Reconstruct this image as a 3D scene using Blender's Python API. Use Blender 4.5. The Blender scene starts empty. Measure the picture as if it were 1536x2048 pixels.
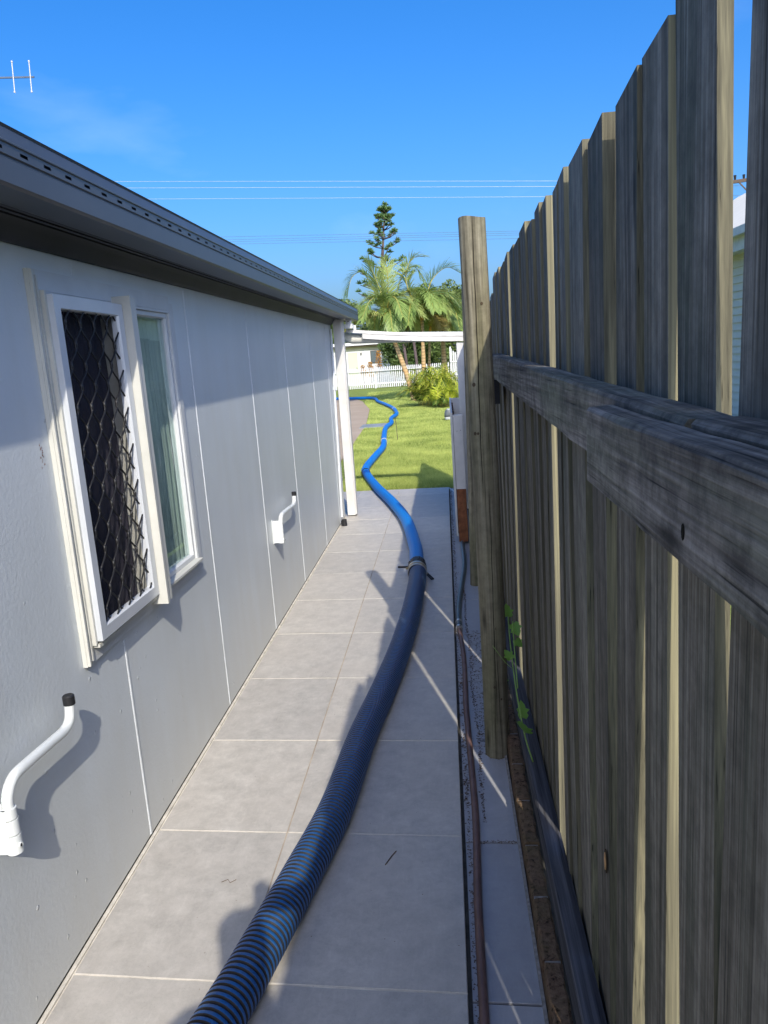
import bpy, math, random
import numpy as np
from mathutils import Vector, Matrix
random.seed(7); RNG = np.random.default_rng(7)
S = bpy.context.scene; COL = S.collection
R = math.radians; PI = math.pi

# ------------------------------------------------------------------ camera
PITCH, ROLL, YAW, H = .1964, .0694, -.0896, 1.5
def cam_axes():
    cp, sp = math.cos(PITCH), math.sin(PITCH); cy, sy = math.cos(YAW), math.sin(YAW)
    f = Vector((sy*cp, cy*cp, -sp)); r = Vector((cy, -sy, 0)); d = f.cross(r)
    c, s = math.cos(ROLL), math.sin(ROLL)
    return c*r+s*d, -s*r+c*d, f
r_, d_, f_ = cam_axes()
cd = bpy.data.cameras.new('camera'); cam = bpy.data.objects.new('camera', cd); COL.objects.link(cam)
cam.matrix_world = Matrix(((r_.x, -d_.x, -f_.x, 0), (r_.y, -d_.y, -f_.y, 0), (r_.z, -d_.z, -f_.z, H), (0, 0, 0, 1)))
cd.sensor_fit = 'VERTICAL'; cd.sensor_height = 36; cd.sensor_width = 27; cd.lens = 1540/2048*36
cd.clip_start = .02; cd.clip_end = 600
S.camera = cam

# ------------------------------------------------------------------ sky, sun, exposure
AZ, EL = 15.6, 36.0           # the sun stands behind the camera, a little to the right
SUN = Vector((math.sin(R(AZ))*math.cos(R(EL)), -math.cos(R(AZ))*math.cos(R(EL)), math.sin(R(EL))))
W = bpy.data.worlds.new('World'); S.world = W; W.use_nodes = True
nt = W.node_tree; nt.nodes.clear()
out = nt.nodes.new('ShaderNodeOutputWorld'); bg = nt.nodes.new('ShaderNodeBackground')
sky = nt.nodes.new('ShaderNodeTexSky'); sky.sky_type = 'NISHITA'; sky.sun_disc = False
sky.sun_elevation = R(EL); sky.sun_rotation = R(180-AZ); sky.air_density = 1.0; sky.dust_density = 4.0; sky.ozone_density = 6.0
hs = nt.nodes.new('ShaderNodeHueSaturation'); hs.inputs['Saturation'].default_value = 1.3; hs.inputs['Value'].default_value = 1.0
tc = nt.nodes.new('ShaderNodeTexCoord'); mp = nt.nodes.new('ShaderNodeMapping'); mp.inputs['Scale'].default_value = (1.6, 1.6, 4.5)
mp.inputs['Location'].default_value = (3.3, 1.2, .4)
nz = nt.nodes.new('ShaderNodeTexNoise'); nz.inputs['Scale'].default_value = 2.2; nz.inputs['Detail'].default_value = 7
rp = nt.nodes.new('ShaderNodeValToRGB'); rp.color_ramp.elements[0].position = .60; rp.color_ramp.elements[1].position = .86
rp.color_ramp.elements[1].color = (.09, .09, .09, 1)
mx = nt.nodes.new('ShaderNodeMixRGB'); mx.inputs['Color2'].default_value = (7.5, 8.2, 9.0, 1)
bg.inputs['Strength'].default_value = .15
L = nt.links.new
tn = nt.nodes.new('ShaderNodeMixRGB'); tn.blend_type = 'MULTIPLY'; tn.inputs['Fac'].default_value = 1; tn.inputs['Color2'].default_value = (.88, .94, 1.08, 1)
L(sky.outputs[0], hs.inputs['Color']); L(hs.outputs[0], tn.inputs['Color1']); L(tn.outputs[0], mx.inputs['Color1'])
L(tc.outputs['Generated'], mp.inputs['Vector']); L(mp.outputs[0], nz.inputs['Vector']); L(nz.outputs['Fac'], rp.inputs['Fac']); L(rp.outputs['Color'], mx.inputs['Fac'])
L(mx.outputs[0], bg.inputs['Color']); L(bg.outputs[0], out.inputs['Surface'])
sl = bpy.data.lights.new('sun', 'SUN'); sl.energy = 2.9; sl.angle = R(.55); sl.color = (1.0, .92, .79)
so = bpy.data.objects.new('sun', sl); COL.objects.link(so)
so.rotation_euler = (-SUN).to_track_quat('-Z', 'Y').to_euler(); so.location = (3, -6, 12)
S.view_settings.view_transform = 'Standard'; S.view_settings.look = 'None'; S.view_settings.exposure = .66; S.view_settings.gamma = 1
S.render.engine = 'CYCLES'; S.cycles.max_bounces = 8; S.cycles.transparent_max_bounces = 16

# ------------------------------------------------------------------ materials
def srgb(r, g, b):
    f = lambda v: (v/255/12.92) if v/255 <= .04045 else ((v/255+.055)/1.055)**2.4
    return (f(r), f(g), f(b), 1)
def c4(c): return (c[0], c[1], c[2], 1)
class NM:
    """small node-material builder"""
    def __init__(s, name, rough=.6, spec=.5, metal=0):
        s.m = bpy.data.materials.new(name); s.m.use_nodes = True; s.t = s.m.node_tree; s.t.nodes.clear()
        s.o = s.n('ShaderNodeOutputMaterial'); s.p = s.n('ShaderNodeBsdfPrincipled')
        s.p.inputs['Roughness'].default_value = rough; s.p.inputs['Specular IOR Level'].default_value = spec; s.p.inputs['Metallic'].default_value = metal
        s.l(s.p.outputs[0], s.o.inputs['Surface'])
    def n(s, k, **a):
        x = s.t.nodes.new(k)
        for q, v in a.items():
            if hasattr(x, q): setattr(x, q, v)
            else: x.inputs[q.replace('_', ' ')].default_value = v
        return x
    def l(s, a, b): s.t.links.new(a, b)
    def coord(s, scale=(1, 1, 1), rnd=False, which='Object'):
        c = s.n('ShaderNodeTexCoord'); m = s.n('ShaderNodeMapping'); m.inputs['Scale'].default_value = scale
        s.l(c.outputs[which], m.inputs['Vector'])
        if rnd:
            oi = s.n('ShaderNodeObjectInfo'); mm = s.n('ShaderNodeMath', operation='MULTIPLY'); mm.inputs[1].default_value = 91.7
            s.l(oi.outputs['Random'], mm.inputs[0]); cb = s.n('ShaderNodeCombineXYZ')
            for i in range(3): s.l(mm.outputs[0], cb.inputs[i])
            s.l(cb.outputs[0], m.inputs['Location'])
        return m.outputs[0]
    def noise(s, vec, scale, detail=4, rough=.55, dist=0):
        x = s.n('ShaderNodeTexNoise'); x.inputs['Scale'].default_value = scale; x.inputs['Detail'].default_value = detail
        x.inputs['Roughness'].default_value = rough; x.inputs['Distortion'].default_value = dist
        s.l(vec, x.inputs['Vector']); return x.outputs['Fac']
    def ramp(s, fac, stops):
        r = s.n('ShaderNodeValToRGB'); e = r.color_ramp.elements
        while len(e) < len(stops): e.new(.5)
        for q, (p, c) in zip(e, stops): q.position = p; q.color = c4(c) if not isinstance(c, (int, float)) else (c, c, c, 1)
        s.l(fac, r.inputs['Fac']); return r.outputs['Color']
    def mix(s, fac, a, b, mode='MIX'):
        x = s.n('ShaderNodeMixRGB', blend_type=mode)
        for v, i in ((fac, 0), (a, 1), (b, 2)):
            if hasattr(v, 'is_linked') or hasattr(v, 'links'): s.l(v, x.inputs[i])
            elif i == 0: x.inputs[0].default_value = v
            else: x.inputs[i].default_value = c4(v)
        return x.outputs[0]
    def math(s, op, a, b):
        x = s.n('ShaderNodeMath', operation=op)
        for v, i in ((a, 0), (b, 1)):
            if hasattr(v, 'links'): s.l(v, x.inputs[i])
            else: x.inputs[i].default_value = v
        return x.outputs[0]
    def base(s, c):
        if hasattr(c, 'links'): s.l(c, s.p.inputs['Base Color'])
        else: s.p.inputs['Base Color'].default_value = c4(c)
        return s
    def bump(s, h, strength=.3, dist=.01):
        b = s.n('ShaderNodeBump'); b.inputs['Strength'].default_value = strength; b.inputs['Distance'].default_value = dist
        s.l(h, b.inputs['Height']); s.l(b.outputs[0], s.p.inputs['Normal']); return s

def plain(name, c, rough=.6, spec=.5, metal=0, var=.12, scale=14, bump=.15, bd=.002):
    k = NM(name, rough, spec, metal); v = k.coord(); n = k.noise(v, scale, 6)
    k.base(k.ramp(n, [(.3, [x*(1-var) for x in c]), (.7, [min(1, x*(1+var)) for x in c])]))
    if bump: k.bump(k.noise(v, scale*8, 4), bump, bd)
    return k.m

def wood(name, cols, axis=2, fine=1.0, tint=.35, rough=.85, bstr=.6, algae=None, blotch=0):
    """weathered timber, grain along the axis, a tint of its own for every object"""
    k = NM(name, rough, .25)
    s1 = [48*fine]*3; s1[axis] = .8; s2 = [230*fine]*3; s2[axis] = 2.6; s3 = [9]*3; s3[axis] = 1.5
    v1, v2, v3 = k.coord(s1, True), k.coord(s2, True), k.coord(s3, True)
    a = k.noise(v1, 1, 4, .6, .4); b = k.noise(v2, 1, 3, .6); c = k.noise(v3, 1, 5, .6)
    g = k.math('ADD', k.math('MULTIPLY', a, .62), k.math('MULTIPLY', b, .38))
    col = k.ramp(g, [(.34, cols[0]), (.5, cols[1]), (.66, cols[2])])
    if algae: col = k.mix(k.ramp(c, [(.47, 0), (.72, .75)]), col, algae)
    oi = k.n('ShaderNodeObjectInfo')
    t = k.ramp(oi.outputs['Random'], [(0, (1-tint, 1-tint, 1-tint*.9)), (.5, (1, .97, .93)), (1, (1+tint*.5, 1+tint*.5, 1+tint*.55))])
    col = k.mix(1, col, t, 'MULTIPLY')
    if blotch:
        bl = k.noise(k.coord((22, 22, 22), True), 1, 8, .72); f = k.ramp(bl, [(.38, 1-blotch*.55), (.6, 1.08)]); col = k.mix(1, col, f, 'MULTIPLY')
        sk = [11]*3; sk[axis] = 2.6; vo = k.n('ShaderNodeTexVoronoi', feature='F1'); vo.inputs['Scale'].default_value = 1; k.l(k.coord(sk, True), vo.inputs['Vector'])
        col = k.mix(1, col, k.ramp(vo.outputs['Distance'], [(.05, .3), (.11, .75), (.16, 1)]), 'MULTIPLY')
    # long drying cracks
    cr = k.ramp(b, [(.30, .3), (.37, 1)])
    col = k.mix(1, col, cr, 'MULTIPLY')
    k.base(col); k.bump(g, bstr, .004)
    return k.m

def leafmat(name, c1, c2, trans=.35, rough=.45):
    k = NM(name, rough, .4)
    g = k.n('ShaderNodeNewGeometry')
    col = k.ramp(g.outputs['Random Per Island'], [(0, c1), (1, c2)])
    n = k.noise(k.coord(), 1.3, 3)
    col = k.mix(k.ramp(n, [(.35, 0), (.65, .55)]), col, [x*1.25 for x in c2])
    k.base(col); tr = k.n('ShaderNodeBsdfTranslucent'); k.l(col, tr.inputs['Color'])
    ms = k.n('ShaderNodeMixShader'); ms.inputs[0].default_value = trans
    k.l(k.p.outputs[0], ms.inputs[1]); k.l(tr.outputs[0], ms.inputs[2]); k.l(ms.outputs[0], k.o.inputs['Surface'])
    return k.m

M = {}
# render-painted wall: egg-shell bumps and sparse paint blisters
k = NM('wall_paint', .42, .45); v = k.coord()
n1 = k.noise(v, 2.2, 6); n2 = k.noise(v, 75, 3)
vo = k.n('ShaderNodeTexVoronoi', feature='F1'); vo.inputs['Scale'].default_value = 15; k.l(v, vo.inputs['Vector'])
bl = k.ramp(vo.outputs['Distance'], [(.05, 1), (.10, 0)]); msk = k.ramp(k.noise(v, 2.7, 2), [(.47, 0), (.53, 1)])
st = k.ramp(k.noise(k.coord((4, 9, .8)), 1, 5), [(.4, 0), (.8, .35)])
col = k.ramp(n1, [(.3, (.55, .59, .605)), (.7, (.615, .655, .67))]); col = k.mix(st, col, (.52, .53, .50))
sx = k.n('ShaderNodeSeparateXYZ'); k.l(v, sx.inputs[0]); dz = k.math('ADD', sx.outputs[2], k.math('MULTIPLY', k.noise(k.coord((6, 6, 2)), 1, 5), .5))
col = k.mix(k.ramp(dz, [(.10, .5), (.75, 0)]), col, (.50, .475, .41))
k.base(col); h = k.math('ADD', k.math('MULTIPLY', n2, .35), k.math('MULTIPLY', bl, msk)); k.bump(h, .7, .0035); M['wall'] = k.m
M['strip'] = plain('strip_paint', (.60, .635, .65), .45)
# porcelain paving
def paving(name, ca, cb, stain):
    k = NM(name, .55, .35); v = k.coord(); g = k.n('ShaderNodeNewGeometry')
    n1 = k.noise(v, 2.6, 8, .7); n2 = k.noise(v, 13, 10, .8, .2); n3 = k.noise(v, 320, 2); n4 = k.noise(k.coord((90, 14, 1)), 1, 4)
    col = k.ramp(n2, [(.32, ca), (.68, cb)])
    col = k.mix(k.ramp(n1, [(.38, 0), (.75, .55)]), col, stain)
    col = k.mix(k.ramp(n4, [(.56, 0), (.8, .22)]), col, [x*1.25 for x in cb])  # sheen painted in as streaks of lighter tile colour
    col = k.mix(k.ramp(n3, [(.62, 0), (.74, .28)]), col, [x*.55 for x in ca])
    t = k.ramp(g.outputs['Random Per Island'], [(0, (.92, .92, .93)), (1, (1.06, 1.05, 1.04))])
    k.base(k.mix(1, col, t, 'MULTIPLY')); k.bump(k.math('ADD', n3, k.math('MULTIPLY', n2, 1.2)), .12, .002)
    rr = k.ramp(n2, [(.3, .42), (.7, .66)]); k.l(rr, k.p.inputs['Roughness'])
    return k.m
M['tile'] = paving('porcelain_tile', (.35, .333, .30), (.56, .535, .485), (.46, .425, .375))
M['tile2'] = paving('strip_tile', (.33, .335, .35), (.43, .435, .445), (.34, .33, .33))
M['grout'] = plain('grout', (.62, .58, .50), .9, .2, var=.25, scale=20)
M['grout3'] = plain('brown_grout', (.38, .32, .25), .9, .2, var=.35, scale=9)
M['grout2'] = plain('dark_grout', (.07, .068, .06), .95, .1, var=.4, scale=20)
M['gutter'] = plain('gutter_paint', (.060, .066, .076), .38, .5, var=.1, scale=5, bump=.05)
M['soffit'] = plain('soffit_paint', (.035, .036, .042), .6, .4, var=.2, scale=6)
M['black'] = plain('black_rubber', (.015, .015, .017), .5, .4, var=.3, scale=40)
M['trim'] = plain('cream_trim', (.55, .55, .50), .5, .4, var=.07, scale=9)
M['trimgrey'] = plain('grey_trim', (.56, .58, .58), .5, .4, var=.06, scale=9)
M['alu'] = plain('white_aluminium', (.60, .63, .66), .3, .6, .15, var=.05, scale=6, bump=.03)
M['white'] = plain('white_paint', (.60, .60, .585), .5, .35, var=.1, scale=8, bump=.25, bd=.003)
k = NM('flaking_white_paint', .55, .3); v = k.coord((1, 1, .5)); n = k.noise(v, 16, 8, .7); n2 = k.noise(k.coord((2, 2, 1)), 6, 4)
fl = k.ramp(k.math('ADD', n, k.math('MULTIPLY', n2, .5)), [(.965, 0), (.99, 1)])
k.base(k.mix(fl, k.ramp(n2, [(.3, (.54, .53, .49)), (.7, (.66, .65, .62))]), (.14, .125, .11))); k.bump(k.math('SUBTRACT', n, fl), .3, .003); M['oldwhite'] = k.m
M['pvc'] = plain('cream_pvc', (.66, .65, .58), .35, .5, var=.05)
M['bracket'] = plain('bracket_paint', (.66, .69, .68), .35, .5, var=.05, scale=20, bump=.08)
M['roof'] = plain('roof_metal', (.17, .18, .19), .45)
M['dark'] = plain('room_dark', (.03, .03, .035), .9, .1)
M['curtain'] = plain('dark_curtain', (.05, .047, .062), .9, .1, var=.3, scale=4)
M['drape2'] = plain('grey_drape', (.22, .27, .27), .85, .1, var=.2, scale=5)
M['drape'] = plain('pale_drape', (.50, .53, .48), .85, .1, var=.15, scale=5)
k = NM('glass', .03); k.t.nodes.remove(k.p); gl = k.n('ShaderNodeBsdfGlossy'); gl.inputs['Roughness'].default_value = .02; gl.inputs['Color'].default_value = (.85, .97, .95, 1)
tr = k.n('ShaderNodeBsdfTransparent'); tr.inputs['Color'].default_value = (.82, .93, .90, 1); lw = k.n('ShaderNodeLayerWeight'); lw.inputs['Blend'].default_value = .5; fc = k.ramp(lw.outputs['Facing'], [(0, .06), (.5, .14), (.66, .30), (.85, .62), (1, 1)])
ms = k.n('ShaderNodeMixShader'); k.l(fc, ms.inputs[0]); k.l(tr.outputs[0], ms.inputs[1]); k.l(gl.outputs[0], ms.inputs[2]); k.l(ms.outputs[0], k.o.inputs['Surface']); M['glass'] = k.m
k = NM('fly_mesh', .7, .2); k.base((.03, .03, .035)); tr = k.n('ShaderNodeBsdfTransparent'); ms = k.n('ShaderNodeMixShader'); ms.inputs[0].default_value = .3
k.l(tr.outputs[0], ms.inputs[1]); k.l(k.p.outputs[0], ms.inputs[2]); k.l(ms.outputs[0], k.o.inputs['Surface']); M['flymesh'] = k.m
M['grille'] = plain('grille_black', (.010, .010, .011), .5, .5, var=.2)
PC = [(.062, .054, .038), (.185, .165, .125), (.37, .335, .265)]
M['paling'] = wood('paling_wood', PC, 2, 1, .38, algae=(.055, .068, .042), blotch=.5)
M['palingedge'] = wood('paling_edge', [(.07, .065, .045), (.145, .134, .088), (.28, .255, .155)], 2, 1, .2)
M['rail'] = wood('rail_wood', [(.05, .043, .033), (.195, .17, .135), (.44, .39, .325)], 1, .8, .15, bstr=1.0, algae=(.25, .26, .165), blotch=.9)
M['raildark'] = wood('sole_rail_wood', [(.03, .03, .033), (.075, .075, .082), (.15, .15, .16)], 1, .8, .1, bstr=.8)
M['post'] = wood('pine_post', [(.075, .066, .042), (.20, .182, .125), (.33, .305, .22)], 2, .6, .08, bstr=1, algae=(.17, .17, .085), blotch=.35)
M['crack'] = plain('post_crack', (.02, .017, .012), .95, .05)
M['knot'] = plain('wood_knot', (.08, .06, .038), .9, .1)
M['knotlit'] = plain('painted_knot_light', (.62, .36, .16), .9, .1, var=.4, scale=90)  # sunlit inside of the knot hole, painted as orange colour
k = NM('brick', .9, .15); v = k.coord((1, 1, 1), True); n = k.noise(v, 60, 5, .7); n2 = k.noise(v, 9, 4)
col = k.ramp(n, [(.36, (.025, .018, .012)), (.46, (.16, .10, .062)), (.7, (.25, .165, .105))]); col = k.mix(k.ramp(n2, [(.45, 0), (.7, .6)]), col, (.15, .12, .06))
k.base(col); k.bump(n, .9, .008); M['brick'] = k.m
M['mortar'] = plain('mortar', (.30, .28, .25), .95, .1, var=.3, scale=60)
k = NM('hose_blue', .5, .3); v = k.coord(); n = k.noise(v, 11, 6, .7); nf = k.noise(v, 60, 3)
k.base(k.mix(k.ramp(n, [(.45, 0), (.75, .35)]), (.004, .175, .58), (.03, .23, .50))); k.bump(nf, .12, .002); M['blue'] = k.m
k = NM('ribbed_blue', .35, .5); n = k.noise(k.coord(), 14, 6, .7); k.base(k.mix(k.ramp(n, [(.5, 0), (.8, .5)]), (.012, .085, .26), (.12, .17, .24))); M['ribblue'] = k.m
M['steel'] = plain('clamp_steel', (.5, .5, .5), .3, .5, .8, var=.15, scale=60)
M['brass'] = plain('clamp_brass', (.35, .29, .17), .45, .5, .5, var=.25, scale=60)
M['hosebrown'] = plain('brown_hose', (.145, .085, .07), .5, .4, var=.22, scale=18)
M['hosegrey'] = plain('grey_hose', (.085, .11, .12), .4, .5, var=.15, scale=18)
k = NM('lawn', .95, .1); v = k.coord(); n1 = k.noise(v, .55, 6, .6); n2 = k.noise(k.coord((1, 2.2, 1)), 5.5, 6, .75); n3 = k.noise(v, 60, 3, .7)
col = k.ramp(n2, [(.3, (.14, .215, .04)), (.7, (.37, .43, .12))]); col = k.mix(k.ramp(n1, [(.42, 0), (.7, .7)]), col, (.27, .32, .06))
col = k.mix(1, col, k.ramp(n3, [(.3, .45), (.7, 1.35)]), 'MULTIPLY'); k.base(col); k.bump(k.math('ADD', n3, n2), .9, .03); M['lawn'] = k.m
M['blade'] = leafmat('grass_blade', (.15, .25, .03), (.56, .60, .17), .35, .6)
k = NM('concrete', .9, .2); v = k.coord(); n1 = k.noise(v, .8, 6); n2 = k.noise(v, 35, 5, .7)
k.base(k.mix(k.ramp(n2, [(.3, 0), (.7, .5)]), k.ramp(n1, [(.3, (.38, .29, .20)), (.7, (.49, .39, .28))]), (.32, .24, .17))); k.bump(n2, .3, .004); M['conc'] = k.m
M['slab'] = plain('grey_slab', (.24, .27, .27), .9, .2, var=.25, scale=5)
M['redwood'] = plain('bare_red_timber', (.24, .095, .045), .85, .2, var=.45, scale=16, bump=.4)
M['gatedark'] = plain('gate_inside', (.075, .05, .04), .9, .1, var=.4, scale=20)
M['housewhite'] = plain('house_white', (.70, .70, .67), .7, .2, var=.03, scale=2)
M['cream'] = plain('house_cream', (.62, .58, .42), .7, .2, var=.06, scale=2)
M['door'] = plain('pale_green_door', (.55, .60, .42), .6, .3, var=.04, scale=2)
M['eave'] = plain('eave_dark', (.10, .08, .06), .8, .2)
M['winglass'] = plain('far_glass', (.10, .13, .14), .1, .6, var=.1)
M['palmleaf'] = leafmat('palm_leaf', (.07, .15, .03), (.32, .42, .12), .3, .38)
M['palmpale'] = leafmat('palm_leaf_pale', (.20, .29, .07), (.50, .57, .21), .35, .4)
M['palmdry'] = leafmat('palm_leaf_dry', (.22, .18, .05), (.40, .33, .12), .3, .6)
M['rachis'] = plain('palm_stalk', (.42, .36, .08), .5, .4, var=.2, scale=5)
M['crownshaft'] = plain('palm_shaft', (.55, .30, .05), .5, .4, var=.35, scale=5)
k = NM('palm_trunk', .8, .2); v = k.coord((1, 1, 1)); wv = k.n('ShaderNodeTexWave', bands_direction='Z'); wv.inputs['Scale'].default_value = 3.0; wv.inputs['Distortion'].default_value = 1.2; k.l(v, wv.inputs['Vector'])
n = k.noise(v, 3, 5); col = k.ramp(n, [(.3, (.30, .24, .15)), (.48, (.46, .33, .18)), (.7, (.64, .37, .14))]); k.base(k.mix(1, col, k.ramp(wv.outputs['Fac'], [(.03, .45), (.16, 1)]), 'MULTIPLY')); M['ptrunk'] = k.m
M['bush'] = leafmat('cane_leaf', (.16, .25, .02), (.62, .66, .07), .45, .4)
M['bushdark'] = leafmat('cane_leaf_dark', (.035, .08, .012), (.13, .20, .03), .3, .45)
M['treeleaf'] = leafmat('tree_leaf', (.02, .05, .012), (.11, .17, .045), .2, .5)
M['treeleaf2'] = leafmat('tree_leaf_mid', (.035, .07, .015), (.17, .23, .06), .25, .5)
M['pine'] = leafmat('pine_needle', (.035, .085, .03), (.16, .26, .09), .15, .5)
M['bark'] = plain('bark', (.10, .075, .07), .9, .1, var=.3, scale=3)
M['orange'] = leafmat('croton_leaf', (.30, .16, .03), (.62, .30, .06), .35, .5)
M['vine'] = leafmat('vine_leaf', (.08, .24, .03), (.20, .38, .07), .4, .45)
M['stem'] = plain('vine_stem', (.22, .36, .08), .5, .4)
M['debris'] = plain('soil_crumbs', (.13, .09, .06), .95, .05, var=.5, scale=80)
M['wirew'] = plain('bare_wire', (.5, .55, .6), .4, .5, .2, bump=0)
M['wired'] = plain('dark_wire', (.10, .13, .18), .6, .3, bump=0)
M['pole'] = plain('pole_timber', (.12, .09, .07), .9, .1)
M['weather'] = plain('weatherboard', (.62, .60, .53), .7, .2, var=.05, scale=3)
M['tub'] = plain('grey_plastic', (.10, .115, .115), .4, .5, var=.15)
M['tublid'] = plain('pale_plastic', (.45, .47, .45), .4, .5, var=.1)
M['skin'] = plain('skin', (.45, .27, .19), .6, .4, var=.05)
M['shirt'] = plain('navy_shirt', (.03, .045, .09), .9, .1, var=.2)
M['shorts'] = plain('khaki_trousers', (.20, .17, .12), .9, .1, var=.2)
M['hat'] = plain('dark_hair', (.025, .017, .012), .8, .2, var=.3, scale=60)
M['phone'] = plain('phone_black', (.01, .01, .012), .2, .6)

# ------------------------------------------------------------------ object helpers
def tag(o, label=None, cat=None, group=None, kind=None):
    if label: o['label'] = label
    if cat: o['category'] = cat
    if group: o['group'] = group
    if kind: o['kind'] = kind
    return o
def empty(name, loc, label=None, cat=None, group=None):
    o = bpy.data.objects.new(name, None); COL.objects.link(o); o.location = loc; o.empty_display_size = .1
    return tag(o, label, cat, group)
def world(o):
    v = Vector(o.location); p = o.parent
    while p: v += Vector(p.location); p = p.parent
    return v
class MB:
    def __init__(s): s.v = []; s.f = []; s.m = []; s.k = 0
    def add(s, vs, fs, mi=None):
        b = len(s.v); s.v += [tuple(x) for x in vs]; s.f += [tuple(b+i for i in f) for f in fs]; s.m += [s.k if mi is None else mi]*len(fs); return s
    def box(s, x0, x1, y0, y1, z0, z1, mi=None):
        vs = [(x, y, z) for z in (z0, z1) for y in (y0, y1) for x in (x0, x1)]
        return s.add(vs, [(0, 2, 3, 1), (4, 5, 7, 6), (0, 1, 5, 4), (2, 6, 7, 3), (0, 4, 6, 2), (1, 3, 7, 5)], mi)
    def bar(s, a, b, w, h, up=(0, 0, 1), mi=None):
        a, b = Vector(a), Vector(b); t = (b-a).normalized(); u = Vector(up); x = t.cross(u)
        if x.length < 1e-4: x = t.cross(Vector((1, 0, 0)))
        x.normalize(); z = x.cross(t)
        vs = [p+x*sx*w/2+z*sz*h/2 for p in (a, b) for sx, sz in ((-1, -1), (1, -1), (1, 1), (-1, 1))]
        return s.add(vs, [(3, 2, 1, 0), (4, 5, 6, 7), (0, 1, 5, 4), (1, 2, 6, 5), (2, 3, 7, 6), (3, 0, 4, 7)], mi)
    def tube(s, pts, rad, n=10, caps=True, mi=None, flat=1.0):
        pts = [Vector(p) for p in pts]; N = len(pts)
        rad = rad if isinstance(rad, (list, tuple)) else [rad]*N
        b = len(s.v); ref = None
        for i, p in enumerate(pts):
            t = (pts[min(i+1, N-1)]-pts[max(i-1, 0)]).normalized()
            if ref is None: ref = Vector((0, 0, 1)) if abs(t.z) < .9 else Vector((1, 0, 0))
            x = t.cross(ref).normalized(); y = x.cross(t).normalized(); ref = y
            for q in range(n):
                a = 2*PI*q/n; s.v.append(tuple(p+x*math.cos(a)*rad[i]+y*math.sin(a)*rad[i]*flat))
        k0 = s.k if mi is None else mi
        for i in range(N-1):
            for q in range(n):
                q2 = (q+1) % n; s.f.append((b+i*n+q, b+i*n+q2, b+(i+1)*n+q2, b+(i+1)*n+q)); s.m.append(k0)
        if caps:
            s.f.append(tuple(b+q for q in range(n))[::-1]); s.f.append(tuple(b+(N-1)*n+q for q in range(n))); s.m += [k0, k0]
        return s
    def prism(s, prof, y0, y1, mi=None, ax='y'):
        """profile of (x,z) extruded along y"""
        n = len(prof); vs = [(x, y0, z) for x, z in prof]+[(x, y1, z) for x, z in prof]
        if ax == 'x': vs = [(y, x, z) for x, y, z in vs]
        return s.add(vs, [tuple(range(n)), tuple(range(2*n-1, n-1, -1))]+[(i, i+n, (i+1) % n+n, (i+1) % n) for i in range(n)], mi)
    def build(s, name, mats, parent=None, at=None, smooth=False, bevel=0):
        mats = mats if isinstance(mats, (list, tuple)) else [mats]
        if at is None:
            if parent is not None: at = world(parent)
            else:
                a = np.array(s.v); at = Vector((float(a[:, 0].mean()), float(a[:, 1].mean()), float(a[:, 2].min())))
        at = Vector(at); me = bpy.data.meshes.new(name)
        me.from_pydata([(x-at.x, y-at.y, z-at.z) for x, y, z in s.v], [], s.f); me.update()
        for q in mats: me.materials.append(q)
        me.polygons.foreach_set('material_index', s.m)
        if smooth:
            me.polygons.foreach_set('use_smooth', [True]*len(me.polygons))
            if smooth != 'all': me.set_sharp_from_angle(angle=R(40))
        o = bpy.data.objects.new(name, me); COL.objects.link(o)
        if parent: o.parent = parent; o.location = at-world(parent)
        else: o.location = at
        import bmesh
        bm = bmesh.new(); bm.from_mesh(me); bmesh.ops.recalc_face_normals(bm, faces=bm.faces) if len(bm.faces) < 60000 else None
        if bevel: bmesh.ops.bevel(bm, geom=list(bm.edges), offset=bevel, segments=1, affect='EDGES', clamp_overlap=True)
        bm.to_mesh(me); bm.free()
        return o
def cards(name, V, n, mat, parent=None, at=(0, 0, 0), kind=None):
    """V: (N*n,3) array of polygons with n vertices each, built fast"""
    V = np.asarray(V, dtype=np.float32).reshape(-1, 3)-np.array(at, dtype=np.float32)
    me = bpy.data.meshes.new(name); N = len(V)//n
    me.vertices.add(len(V)); me.vertices.foreach_set('co', V.ravel())
    me.loops.add(len(V)); me.loops.foreach_set('vertex_index', np.arange(len(V), dtype=np.int32))
    me.polygons.add(N); me.polygons.foreach_set('loop_start', np.arange(0, len(V), n, dtype=np.int32)); me.polygons.foreach_set('loop_total', np.full(N, n, dtype=np.int32))
    me.update(calc_edges=True); me.materials.append(mat)
    o = bpy.data.objects.new(name, me); COL.objects.link(o)
    if parent: o.parent = parent; o.location = Vector(at)-world(parent)
    else: o.location = at
    if kind: o['kind'] = kind
    return o
def crom(pts, step):
    P = [Vector(p) for p in pts]; P = [P[0]*2-P[1]]+P+[P[-1]*2-P[-2]]; o = []
    for i in range(1, len(P)-2):
        a, b, c, d = P[i-1:i+3]; n = max(2, int((c-b).length/step))
        for j in range(n):
            t = j/n; o.append(.5*((2*b)+(-a+c)*t+(2*a-5*b+4*c-d)*t*t+(-a+3*b-3*c+d)*t**3))
    o.append(P[-2]); return o
def resample(pts, step):
    pts = [Vector(p) for p in pts]; o = [pts[0]]; acc = 0
    for a, b in zip(pts, pts[1:]):
        L_ = (b-a).length; t = step-acc
        while t <= L_: o.append(a+(b-a)*(t/L_)); t += step
        acc = (acc+L_) % step
    return o

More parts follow.
